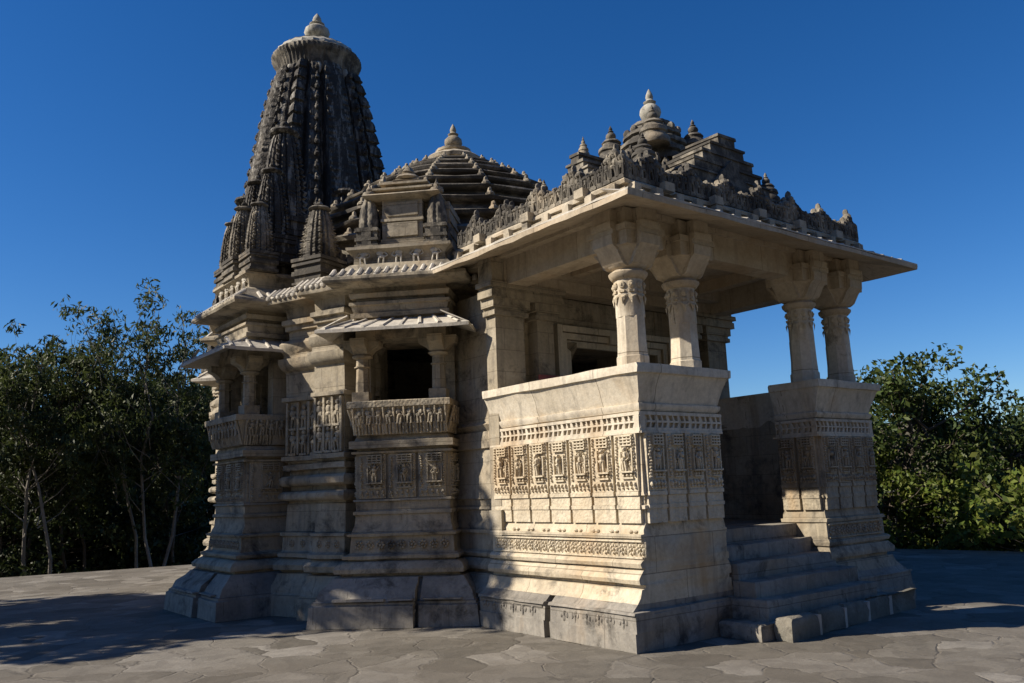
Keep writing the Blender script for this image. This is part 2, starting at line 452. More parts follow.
# ------------------------------------------------------------------ TEMPLE
temple = tag(empty('temple', (HALL[0], HALL[1], 0)),
             'carved pale stone temple with dark curved tower, domed hall and pillared entrance porch', 'temple')
WO = (HALL[0], HALL[1], 0)
def part(name, mb, mat, parent=temple, **kw):
    """mesh given in world coordinates"""
    return build(name, mb, mat, parent, origin=WO, **kw)
def hpart(name, mb, mat, parent=temple, rot=0.0, **kw):
    """mesh given in coordinates about the hall's centre, outward = -y"""
    return build(name, mb, mat, parent, rotz=rot, **kw)

# -- porch side blocks
PROF_LOW = [(0, .30), (.18, .30), (.185, .285), (.345, .28), (.35, .305), (.375, .29), (.38, .255), (.44, .19), (.50, .14), (.575, .115), (.58, .06), (.62, .06),
            (.625, .135), (.665, .15), (.69, .14), (.755, .085), (.76, .05), (.775, .05), (.78, .10), (.82, .115), (.85, .085), (.855, .055), (1.06, .05),
            (1.065, .085), (1.105, .09), (1.11, .04), (1.15, .04), (1.22, .0), (1.355, .0), (1.36, .03), (1.395, .03), (1.40, .0), (1.49, .01), (1.495, .035), (1.53, .02)]
PLAIN_LOW = [.06 if z < .38 else .005 for z, o in PROF_LOW]
INNER_LOW = [o*.45 for z, o in PROF_LOW]
CUT = .36
def side_block(mirror):
    """L shaped block: front pier and side wall. Built for the left side, mirrored in x about 2.6 for the right"""
    def mx(x): return 5.08-x if mirror else x
    def rev(l): return list(reversed(l))
    plan = [(.34, .05), (1.56, .05), (1.56, .62), (.80, .62), (.80, 2.595), (.34, 2.595)]
    # edges in order: front, inner(stair side), back of pier, inner wall, far end, outer left
    def offs(i, o, z):
        if mirror: fr = o*.55
        else: fr = PLAIN_LOW[i] if z < 1.16 else o
        return [fr, o*.45, o*.4, 0.0, 0.0, o*(1.5 if mirror and z < 1.1 else 1)]
    prof = [(z, offs(i, o, z)) for i, (z, o) in enumerate(PROF_LOW)]
    prof.append((2.44, [.0]*6))
    if mirror:
        plan2 = [(mx(x), y) for x, y in rev(plan)]
        # reversed polygon: edges reversed -> reorder offsets
        def ro(of): return [of[4], of[3], of[2], of[1], of[0], of[5]]
        prof = [(z, ro(of)) for z, of in prof]
    else: plan2 = plan
    return plan2, prof, mx

def vedika_prof(front=1.0):
    return [(2.36, .02), (2.40, .045), (2.43, .045), (2.44, .02), (2.50, .04), (2.62, .075), (2.735, .125), (2.74, .15), (2.80, .155), (2.835, .15)]

def make_side(mirror):
    plan, prof, mx = side_block(mirror)
    # split the foot so that a drainage slot stays open in the long side
    mb = MB()
    up = [(z, o) for z, o in prof if z >= .44]
    mb.sweep(plan, up, .24)
    foot = [(z, o) for z, o in prof if z <= .44]
    ys = (1.28, 1.37)
    def foot_plan(y0, y1, sides):
        pl = [(.34, y0), (.80, y0), (.80, y1), (.34, y1)]
        return pl
    # front foot piece follows the pier, the rear piece the wall
    pA = [(.34, .05), (1.56, .05), (1.56, .62), (.80, .62), (.80, ys[0]), (.34, ys[0])]
    pB = [(.34, ys[1]), (.80, ys[1]), (.80, 2.595), (.34, 2.595)]
    fa = []; fb = []
    for i, (z, o) in enumerate(PROF_LOW):
        if z > .44: break
        fr = o*.55 if mirror else PLAIN_LOW[i]
        oo = o*(1.5 if mirror else 1)
        a = [fr, o*.45, o*.4, 0, 0, oo]; b = [0, 0, 0, oo]
        fa.append((z, a)); fb.append((z, b))
    if mirror:
        def m2(pl): return [(mx(x), y) for x, y in reversed(pl)]
        fa = [(z, [o[4], o[3], o[2], o[1], o[0], o[5]]) for z, o in fa]
        fb = [(z, [o[2], o[1], o[0], o[3]]) for z, o in fb]
        pA = m2(pA); pB = m2(pB)
    ft = MB(); ft.sweep(pA, fa, .24); ft.sweep(pB, fb, .24)
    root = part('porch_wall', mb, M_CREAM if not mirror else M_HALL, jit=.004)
    part('plinth', ft, M_BASE, root, jit=.006)
    # sloped wall-top rail (seat back)
    vb = MB()
    plan_full = [(mx(x), y) for x, y in ([(.34, .05), (1.56, .05), (1.56, .62), (.80, .62), (.80, 2.595), (.34, 2.595)] if not mirror else
                 list(reversed([(.34, .05), (1.56, .05), (1.56, .62), (.80, .62), (.80, 2.595), (.34, 2.595)])))]
    vp = []
    for z, o in vedika_prof():
        of = [o, o*(.55 if mirror else .9), .02, .0, 0.0, o]
        if mirror: of = [of[4], of[3], of[2], of[1], of[0], of[5]]
        vp.append((z, of))
    vb.sweep(plan_full, vp, .35)
    part('seat_back', vb, M_SMOOTH, root, jit=.006)
    # lattice band and panels on outer side, front and stair side
    faces = []
    ox = -1 if not mirror else 1
    faces.append(((mx(.34), 1.305), (ox, 0), 2.50, 7))
    faces.append(((mx(.95), .05), (0, -1), 1.22, 4))
    faces.append(((mx(1.56), .335), (-ox, 0), .57, 2))
    for (c, out, L, k) in faces:
        lb = MB()
        lb.M = face_matrix((c[0], c[1], 0), out)
        lattice_band(lb, -L/2-(.05 if k != 2 else 0), L/2+(.05 if k != 2 else 0), 2.145, 2.345, .082 if k != 4 else .088)
        lb.box(-L/2-.04, L/2+.04, -.055, .0, 2.125, 2.147)
        part('lattice_band', lb, M_SMOOTH, root, jit=.002)
    sd = 3 if mirror else 0
    for (c, out, L, k) in faces:
        pw = L/k
        for i in range(k):
            pb = MB(); pb.M = face_matrix((c[0], c[1], 0), out) @ Matrix.Translation((-L/2+pw*(i+.5), 0, 0))
            panel_mesh(pb, pw-.042, 1.535, 2.125, sd); sd += 1
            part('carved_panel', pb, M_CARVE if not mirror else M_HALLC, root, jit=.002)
    # upright ribs and ledge breaks under the panels, rosette frieze, foot frieze
    for (c, out, L, k) in faces:
        fz = MB(); ff = MB()
        fz.M = face_matrix((c[0], c[1], 0), out); pw = L/k
        for i in range(k):
            x0 = -L/2+pw*i+.019; x1 = x0+pw-.038
            fz.box(x0, x1, -.040, .02, 1.215, 1.357); fz.box(x0, x1, -.050, .02, 1.357, 1.398); fz.box(x0, x1, -.042, .02, 1.398, 1.49); fz.box(x0, x1, -.06, .02, 1.492, 1.533)
        if out[0] == ox or mirror and k == 4:
            nn = int(L/.122)
            yb = -.055 if k == 7 else -.03
            for i in range(nn):
                x = -L/2+.07+(L-.1)*i/(nn-1)
                rosette(fz, x, .955, .066, yb)
                fz.tube((x+.058, yb, .885), (x+.062, yb, 1.03), .011, .011, 4)
            fz.box(-L/2, L/2, yb-.022, 0, 1.028, 1.048); fz.box(-L/2, L/2, yb-.022, 0, .868, .884)
            for i in range(9):
                x = -L/2+L*(i+.5)/9
                if k == 7:
                    for d in (-1, 1): fz.ell((x+d*.035, -.05, 1.135), (.034, .016, .018), 6, 4)
            if k == 7:
                nn = 14
                for i in range(nn):
                    x = -L/2+.09+(L-.2)*i/(nn-1)
                    if abs(x-(1.305-1.325)*(1 if mirror else -1)) < .12: continue
                    ff.M = fz.M
                    for d, h_ in ((-.045, .03), (0, .05), (.045, .03)):
                        ff.ell((x+d, -.281, .30-h_), (.022, .014, h_), 6, 5)
                    ff.ell((x, -.283, .29), (.028, .02, .03), 6, 4)
                ff.M = fz.M; ff.box(-L/2, -.10, -.292, -.27, .318, .334)
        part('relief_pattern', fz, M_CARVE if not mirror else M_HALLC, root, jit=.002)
        if ff.v: part('plinth_pattern', ff, M_BASE, root, jit=.003)
    return root
near_wall = make_side(False); far_wall = make_side(True)
near_wall['label'] = 'sunlit carved side wall of the porch with plain front'
far_wall['label'] = 'shaded carved side wall of the porch beyond the stairs'

# recessed wall between the porch and the hall, both sides, and the door wall
def vest_prof(k=1.0):
    return [(z, o*k) for z, o in PROF_LOW]+[(2.13, 0), (2.14, .04), (2.35, .04), (2.36, .0), (2.44, .05), (2.48, .0), (4.2, 0)]
for a, b in ((.44, 1.72), (3.48, 4.76)):
    mb = MB()
    mb.sweep([(a, 2.60), (b, 2.60), (b, 3.9), (a, 3.9)], [(z, [0, 0, 0, o] if a < 1 else [0, o, 0, 0]) for z, o in vest_prof(.9)], .3)
    if a < 1: mb.box(1.72, 3.48, 2.61, 3.88, 3.56, 4.2)
    q = part('door_wall', mb, M_HALL)
    if a < 1: dw = q
fr = MB()
for i, (g, y) in enumerate(((0, 2.60), (.10, 2.565), (.20, 2.53))):
    w = .10-.012
    for sx in (-1, 1):
        a = 2.6+sx*(.88+g); b = a+sx*w
        fr.box(min(a, b), max(a, b), y-.02, 2.63, 1.06, 3.52+g+w)
    fr.box(2.6-.88-g+.002, 2.6+.88+g-.002, y-.021, 2.628, 3.52+g, 3.52+g+w-.003)
fr.box(2.42, 2.78, 2.50, 2.58, 3.60, 3.74)
part('door_frame', fr, M_SMOOTH, dw)
fl = MB(); fl.box(.66, 4.54, .45, 9.9, .88, 1.05); fl.box(1.66, 3.54, .585, .7, .4, 1.048)
part('porch_floor', fl, M_BASE)
# steps
st = empty('stairs', (2.6, -.1, 0)); st.parent = temple; st.location = (0, -.1-HALL[1], 0)
for i, (y0, y1, z0, z1, xa, xb) in enumerate(((.24, .60, .4, .885, 1.63, 3.57), (-.02, .27, .3, .715, 1.66, 3.56), (-.26, .04, .15, .54, 1.62, 3.62), (-.46, .03, 0, .37, 1.52, 3.66), (-.54, -.02, 0, .165, 1.28, 4.36))):
    s_ = MB(); s_.sweep([(xa, y0), (xb, y0), (xb, y1), (xa, y1)], [(z0, 0), (z1-.03, 0), (z1-.008, -.004), (z1, -.016)], .3)
    build('step', s_, M_BASE, st, origin=(2.6, -.1, 0), jit=.008)

# -- pillars of the porch
def porch_pillar(x, y, zb=2.80, zt=4.50, broad=1.0, half=False):
    p = empty('porch_pillar', (0, 0, 0)); p.parent = temple; p.location = (x-HALL[0], y-HALL[1], zb)
    sh = MB()
    def oct_(z, r, n=8): return [(r*math.cos(R(22.5+45*i)), r*math.sin(R(22.5+45*i))) for i in range(8)]
    H = 1.04
    sh.lathe((0, 0, 0), [(.188, -.02), (.188, .16), (.176, .17), (.168, .32), (.163, .60)], 8, R(22.5))
    sh.lathe((0, 0, 0), [(.159, .598), (.158, .82), (.168, .83), (.168, .845), (.160, .85), (.160, 1.02)], 16)
    build('shaft', sh, M_SMOOTH, p, jit=.003)
    cv = MB()
    for i in range(10):
        a = 2*math.pi*i/10
        cv.M = Matrix.Rotation(a, 4, 'Z') @ Matrix.Translation((0, -.166, 0))
        cv.ell((0, 0, .945), (.04, .018, .045), 7, 4); cv.ell((0, -.012, .945), (.018, .014, .02), 5, 4)
        cv.add([(-.05, -.004, .83), (.05, -.004, .83), (0, -.004, .72), (0, -.022, .80)], [(0, 1, 3), (1, 2, 3), (2, 0, 3)])
        cv.box(-.03, .03, -.012, .01, .86, .885)
    cv.M = None
    build('carved_collar', cv, M_CARVE, p, jit=.002)
    cp = MB()
    cp.lathe((0, 0, 0), [(.16, 1.01), (.20, 1.02), (.235, 1.06), (.24, 1.085), (.20, 1.11), (.19, 1.12)], 20)
    cp.lathe((0, 0, 0), [(.19, 1.116), (.25, 1.15), (.33, 1.27), (.385, 1.345), (.38, 1.36)], 8, R(22.5))
    for rot in (0, 90, 180, 270):
        cp.M = Matrix.Rotation(R(rot), 4, 'Z')
        poly = [(.0, 1.14), (.20, 1.14), (.25, 1.17), (.33, 1.29), (.40, 1.35), (.405, 1.46), (.385, 1.47), (.385, 1.52), (.42, 1.53), (.425, 1.60), (.0, 1.60)]
        cp.prism([(u, z) for u, z in poly], 'y', -.165, .165)
    cp.M = None
    cp.box(-.31, .31, -.31, .31, 1.34, 1.50); cp.box(-.335, .335, -.335, .335, 1.50, 1.57)
    cp.box(-.27, .27, -.27, .27, 1.572, zt-zb+.06)
    for rot in (0, 90, 180, 270):
        cp.M = Matrix.Rotation(R(rot), 4, 'Z'); cp.box(.27, .40, -.14, .14, 1.602, zt-zb+.05)
    cp.M = None
    q = build('capital', cp, M_EAVE, p, jit=.003, recalc=True); q.scale = (.91, .91, 1)
    return p
PY = .30
p0 = porch_pillar(.56, PY)
for x in (1.42, 3.78, 4.64):
    c = copy_tree(p0, temple); c.location = (x-HALL[0], PY-HALL[1], 2.80)
def pilaster(x, w):
    p = MB(); h = w/2
    def st(z0, z1, o, d): p.box(x-h-o, x+h+o, 2.40-d, 2.61+.002*o, z0, z1)
    st(1.05, 3.80, 0, 0); st(1.05, 1.35, .04, .04); st(2.60, 2.66, .015, .015)
    st(3.80, 3.86, .05, .05); st(3.862, 3.90, .03, .03); st(3.902, 4.02, .07, .06); st(4.022, 4.12, .12, .10); st(4.122, 4.15, .10, .085); st(4.152, 4.22, .15, .12); st(4.222, 4.54, .10, .08)
    return part('pilaster', p, M_HALL, jit=.003)
for x, w in ((.52, .46), (1.12, .28), (4.08, .28), (4.68, .46)): pilaster(x, w)

# -- porch beams, ceiling, eave, roof
for bb in ((.38, 4.82, .16, .44, 4.215, 4.56), (.42, .74, .445, 2.295, 4.20, 4.56), (4.46, 4.78, .445, 2.295, 4.20, 4.56), (.38, 4.82, 2.30, 2.58, 4.205, 4.55),
           (.745, 4.455, .60, .74, 4.36, 4.55), (.745, 4.455, 2.08, 2.29, 4.36, 4.55), (1.35, 1.49, .745, 2.075, 4.37, 4.55), (3.71, 3.85, .745, 2.075, 4.37, 4.55)):
    bm_ = MB(); bm_.box(*bb); part('beam', bm_, M_EAVE, jit=.002)
ce = MB(); ce.box(.30, 4.90, .1, 3.7, 4.53, 4.70)
part('ceiling', ce, M_EAVE)

ev = MB()
EX0, EX1, EY0, EY1 = -.22, 5.49, -.52, 3.2
def rect(x0, x1, y0, y1): return [(x0, y0), (x1, y0), (x1, y1), (x0, y1)]
inner = (.36, 4.84, .10, 3.3)
def eave_sheet(mb, zo, zi, th):
    o = rect(EX0, EX1, EY0, EY1); i = rect(*inner)
    # three sided sloping slab (left, front, right)
    ns = 16
    for (a, b, c, d) in ((o[3], o[0], i[0], i[3]), (o[0], o[1], i[1], i[0]), (o[1], o[2], i[2], i[1])):
        for k in range(ns):
            def L(p, q, t): return (p[0]+(q[0]-p[0])*t, p[1]+(q[1]-p[1])*t)
            t0, t1 = k/ns, (k+1)/ns
            A, B, C_, D = L(a, b, t0), L(a, b, t1), L(d, c, t1), L(d, c, t0)
            mb.add([(*A, zo), (*B, zo), (*C_, zi), (*D, zi), (*A, zo+th), (*B, zo+th), (*C_, zi+th), (*D, zi+th)],
                   [(0, 3, 2, 1), (4, 5, 6, 7), (0, 1, 5, 4), (2, 3, 7, 6)])
eave_sheet(ev, 4.42, 4.585, .055)
eave = part('porch_eave', ev, M_EAVE, jit=.008)
et = MB()
eave_sheet(et, 4.478, 4.66, .02)
# ribs on the upper surface of the eave, running down the slope
for k in range(22):
    x = .05+5.1*k/21
    et.add([(x-.06, EY0+.03, 4.50), (x+.06, EY0+.03, 4.50), (x+.06, .09, 4.69), (x-.06, .09, 4.69), (x, EY0+.04, 4.53), (x, .09, 4.72)], [(0, 1, 4), (0, 4, 5, 3), (1, 2, 5, 4), (2, 3, 5), (0, 3, 2, 1)])
part('eave_top', et, M_EAVTOP, eave, jit=.006)

co = MB()
RP = rect(.30, 4.90, .02, 3.25)
co.sweep(RP, [(4.66, .0), (4.66, .02), (4.70, .06), (4.74, .06), (4.745, .0), (4.79, .0), (4.795, .045), (4.83, .05), (4.86, .02), (4.87, .0)], .3)
for k in range(14):
    x = .30+.08+4.44*k/13
    co.box(x-.055, x+.055, -.10, .03, 4.70, 4.795)
for k in range(9):
    y = .12+3.0*k/8
    for xx, s in ((.30, -1), (4.90, 1)):
        a, b = sorted((xx+s*.105, xx-s*.01)); co.box(a, b, y-.055, y+.055, 4.70, 4.795)
for y in (.62, 1.6, 2.6):
    for xx, s in ((.30, -1), (4.90, 1)):
        a, b = sorted((xx+s*.13, xx-s*.01)); co.box(a, b, y-.075, y+.075, 4.80, 4.90)
for x in (.9, 1.75, 2.6, 3.45, 4.3):
    co.box(x-.075, x+.075, -.10, .03, 4.80, 4.90)
porch_roof = part('porch_roof', co, M_CORN, jit=.006)
def parapet_run(mb, L, seed, z=0.0):
    """row of niches with small figures, and higher triangular clusters; local x from 0 to L"""
    rnd = random.Random(seed); x = 0.02; k = 0
    while x < L-.02:
        w = rnd.uniform(.095, .125)
        big = (k % 6 in (2, 3, 4))
        h = (.25, .25, .34, .43, .34, .25)[k % 6]*rnd.uniform(.92, 1.08)
        mb.box(x, x+w*.94, .0, .10, z, z+h*.72)
        mb.box(x, x+w*.94, -.03, .09, z, z+.05)
        figure(mb, x+w*.45, -.02, z+.045, h*.62, 1.35, k)
        # arched top with crest
        mb.ell((x+w*.47, .02, z+h*.74), (w*.46, .07, h*.14), 8, 5)
        mb.ell((x+w*.47, .03, z+h*.90), (w*.22, .045, h*.13), 6, 4)
        for d in (-.4, .4):
            mb.ell((x+w*(.47+d), -.01, z+h*.70), (.022, .03, .035), 5, 4)
            mb.tube((x+w*(.47+d), -.025, z+.04), (x+w*(.47+d), -.025, z+h*.66), .014, .012, 5)
        x += w; k += 1
for (o, out, L, sd) in (((.30, 3.2), (-1, 0), 3.18, 1), ((.30, .02), (0, -1), 4.6, 2), ((4.90, .02), (1, 0), 3.18, 3)):
    pb = MB(); pb.M = face_matrix((o[0], o[1], 4.865), out)
    parapet_run(pb, L, sd)
    pb.M = None
    q = part('figure_parapet', pb, M_ROOF, porch_roof, jit=.004)
# stepped pyramid behind the parapet
py_ = MB()
zz = 4.80; n = 5
for k in range(n):
    ins = .32+.27*k; h = .25
    z0 = 4.85+.26*k
    pl = rect(.30+ins*1.32, 4.90-ins*1.32, .02+ins, 3.25-ins)
    py_.sweep(pl, [(z0, -.05), (z0+.10, -.03), (z0+.105, .06), (z0+.16, .07), (z0+.20, .02), (z0+.28, -.14)], .3)
part('roof_tier', py_, M_ROOF, porch_roof, jit=.006)
kn = MB()
for k in range(n):
    ins = .32+.27*k-.06; z0 = 4.85+.26*k+.17
    xa, xb, ya, yb = .30+ins*1.32, 4.90-ins*1.32, .02+ins, 3.25-ins
    for (p, q) in (((xa, ya), (xb, ya)), ((xa, ya), (xa, yb)), ((xb, ya), (xb, yb))):
        L = math.hypot(q[0]-p[0], q[1]-p[1]); m = max(2, int(L/.17))
        for i in range(m+1):
            x = p[0]+(q[0]-p[0])*i/m; y = p[1]+(q[1]-p[1])*i/m
            kn.ell((x, y, z0+.035), (.055, .055, .06), 6, 4); kn.ell((x, y, z0+.10), (.028, .028, .045), 5, 4)
part('tier_trim', kn, M_ROOF, porch_roof, jit=.006)
# stepped gables
def gable(mb, half, H, depth, z, n=8):
    """stepped triangular pediment: local x along, front at y=0, going back depth"""
    for k in range(n):
        hw = half*(1-k/n)
        h = H/n
        mb.box(-hw, hw, 0, depth, z+h*k, z+h*(k+1)-.012)
        mb.box(-hw-.018, hw+.018, -.018, depth-.01, z+h*(k+1)-.042, z+h*(k+1)-.006)
    mb.prism([(-half*.55, z+.04), (half*.55, z+.04), (0, z+H*.68)], 'y', -.05, .0)
for (o, out, half, H) in (((2.6, .36), (0, -1), 1.35, 1.10), ((1.02, 1.55), (-1, 0), .60, .92), ((4.18, 1.55), (1, 0), .60, .92)):
    gb = MB(); gb.M = face_matrix((o[0], o[1], 4.93), out)
    gable(gb, half, H, .62, 0)
    gb.M = None
    g_ = part('gable', gb, M_ROOF, porch_roof, jit=.006, recalc=True)
def bell(name, c, r, h, parent, mat=None):
    b = MB()
    b.lathe(c, [(r, 0), (r*1.06, .05*h), (r*1.0, .16*h), (r*.80, .24*h), (r*.80, .28*h), (r*.90, .31*h), (r*.86, .40*h), (r*.60, .48*h), (r*.58, .52*h), (r*.66, .55*h), (r*.5, .62*h), (r*.2, .64*h)], 20)
    vessel(b, (c[0], c[1], c[2]+.60*h), r*.34, .42*h)
    return part(name, b, mat or M_PALE, parent, jit=.003)
for sx in (-1, 1):
    for sy in (-1, 1):
        bell('bell_finial', (2.6+sx*.42, 1.62+sy*.40, 6.10), .215, .58, porch_roof, M_ROOF)
        bell('bell_finial', (2.6+sx*1.25, 1.62+sy*.95, 5.42), .17, .46, porch_roof, M_ROOF)
for x, y, z in ((1.18, 1.55, 5.83), (4.02, 1.55, 5.83)):
    bell('bell_finial', (x, y, z), .075, .28, porch_roof, M_KNOB)
cf = MB()
cf.lathe((2.6, 1.62, 0), [(.56, 5.95), (.56, 6.01), (.50, 6.03), (.49, 6.08), (.53, 6.10), (.53, 6.15), (.46, 6.19), (.44, 6.23), (.48, 6.25), (.47, 6.31), (.38, 6.37), (.36, 6.40), (.40, 6.42), (.39, 6.47), (.30, 6.53), (.27, 6.57), (.29, 6.59), (.27, 6.64), (.15, 6.68)], 28, 0, .05, 18)
for i in range(12):
    a = 2*math.pi*i/12
    cf.ell((2.6+.36*math.cos(a), 1.62+.36*math.sin(a), 6.5), (.06, .06, .07), 6, 5)
part('roof_crown', cf, M_ROOF, porch_roof, jit=.004)
vf = MB(); vessel(vf, (2.6, 1.62, 6.66), .155, .55)
part('pot_finial', vf, M_PALE, porch_roof, jit=.001)

# -- hall walls: eight chunks, one per corner
c22, s22 = math.cos(R(22.5)), math.sin(R(22.5))
RV = 3.5/math.cos(R(22.5))
PROF_WALL = [(0, .31), (.28, .30), (.285, .27), (.30, .27), (.305, .25), (.40, .23), (.47, .17), (.56, .13), (.57, .06), (.60, .10), (.61, .19), (.68, .21), (.75, .10), (.76, .06), (.78, .14), (.83, .14), (.86, .07), (1.06, .06), (1.07, .10), (1.11, .10), (1.12, .02),
             (1.50, .0), (1.505, -.03), (1.54, -.03), (1.545, .09), (1.575, .13), (1.61, .14), (1.645, .13), (1.675, .08), (1.68, -.05), (1.745, -.05), (1.75, .08), (1.78, .12), (1.82, .13), (1.86, .12), (1.89, .07), (1.895, -.03), (1.97, -.03), (1.975, .07), (2.05, .07), (2.055, -.01), (2.10, .02), (2.11, .10), (2.17, .10), (2.18, .02),
             (2.95, .02), (2.96, .10), (3.02, .10), (3.03, .03), (3.40, .04), (3.42, .10), (3.50, .16), (3.58, .16), (3.60, .08), (3.66, .08), (3.72, .14), (3.80, .15), (3.86, .08), (3.87, .0), (4.0, .0), (4.01, .06), (4.08, .06), (4.09, .12),
             (4.16, .12), (4.17, .03), (4.34, .05), (4.36, .10), (4.38, .34), (4.42, .36), (4.46, .35), (4.60, .14), (4.66, .08)]
def chunk():
    mb = MB(); t = .98
    plan = [(-t*c22, -RV+t*s22), (-.50, -RV+.50*s22/c22), (-.50, -3.79), (.22, -3.79), (.22, -3.98), (.74, -3.98), (.74, -RV+.74*s22/c22), (t*c22, -RV+t*s22), (t*c22-.13, -RV+t*s22+.32), (-t*c22+.13, -RV+t*s22+.32)]
    prof = [(z, [o, o*.5, o*.85, o*.3, o*.85, o*.5, o, 0, 0, 0]) for z, o in PROF_WALL]
    mb.sweep(plan, prof, .3)
    return mb
wall0 = hpart('hall_wall', chunk(), M_HALL, rot=R(-67.5), jit=.005)
# carved figures in the middle zone of each corner pier, rosettes below, scallops on the eave
fg = MB()
for yy, xa, xb in ((-3.79, -.46, .16), (-3.98, .25, .71)):
    fg.M = Matrix.Translation((0, yy, 0))
    for i in range(4):
        x = xa+(xb-xa)*i/3
        fg.box(x-.018, x+.018, -.07, .0, 2.19, 2.94)
    for i in range(3):
        x = xa+(xb-xa)*(i+.5)/3
        for z in (2.20, 2.56):
            figure(fg, x, -.05, z, .34, 1.25, i+int(z*10))
            fg.box(x-.065, x+.065, -.075, 0, z-.02, z+.012)
        rosette(fg, x, .96, .06, -.055)
for sx in (-1, 1):
    fg.M = Matrix.Rotation(R(22.5*sx), 4, 'Z') @ Matrix.Translation((0, -3.5, 0))
    fg.M = None
    base = Matrix.Translation((0, -RV, 0)) @ Matrix.Rotation(R(22.5*sx), 4, 'Z')
    fg.M = base
    for i in range(3):
        x = sx*(.56+.14*i)
        figure(fg, x, -.05, 2.24, .55, 1.1, i)
        fg.box(x-.06, x+.06, -.07, 0.02, 2.19, 2.235)
fg.M = None
hpart('relief_pattern', fg, M_HALLC, wall0, jit=.003)
sc_ = MB()
def scallops(mb, x0, x1, y0, z0, y1, z1, k, r=.05):
    """bulging leaf row on a sloping eave from outer edge (y0,z0) up to (y1,z1)"""
    for i in range(k):
        x = x0+(x1-x0)*(i+.5)/k
        mb.tube((x, y0+.05, z0+.02), (x, y0+(y1-y0)*.9, z0+(z1-z0)*.9+.012), .040, .030, 8)
        mb.ell((x, y0+.055, z0+.02), (.040, .03, .04), 8, 5)
sc_.M = Matrix.Translation((0, -3.98, 0)); scallops(sc_, .05, .95, -.36, 4.45, -.13, 4.61, 9, .05)
sc_.M = Matrix.Translation((0, -3.80, 0)); scallops(sc_, -.66, .02, -.36, 4.45, -.13, 4.61, 7, .05); sc_.M = None
for sx in (-1, 1):
    sc_.M = Matrix.Translation((0, -RV, 0)) @ Matrix.Rotation(R(22.5*sx), 4, 'Z')
    a, b = sorted((sx*.5, sx*1.0)); scallops(sc_, a, b, -.36, 4.45, -.13, 4.61, 4, .05)
sc_.M = None
hpart('eave_trim', sc_, M_EAVTOP, wall0, jit=.004)
for k in range(1, 8):
    c = copy_tree(wall0, temple); c.rotation_euler = (0, 0, R(-67.5+45*k))

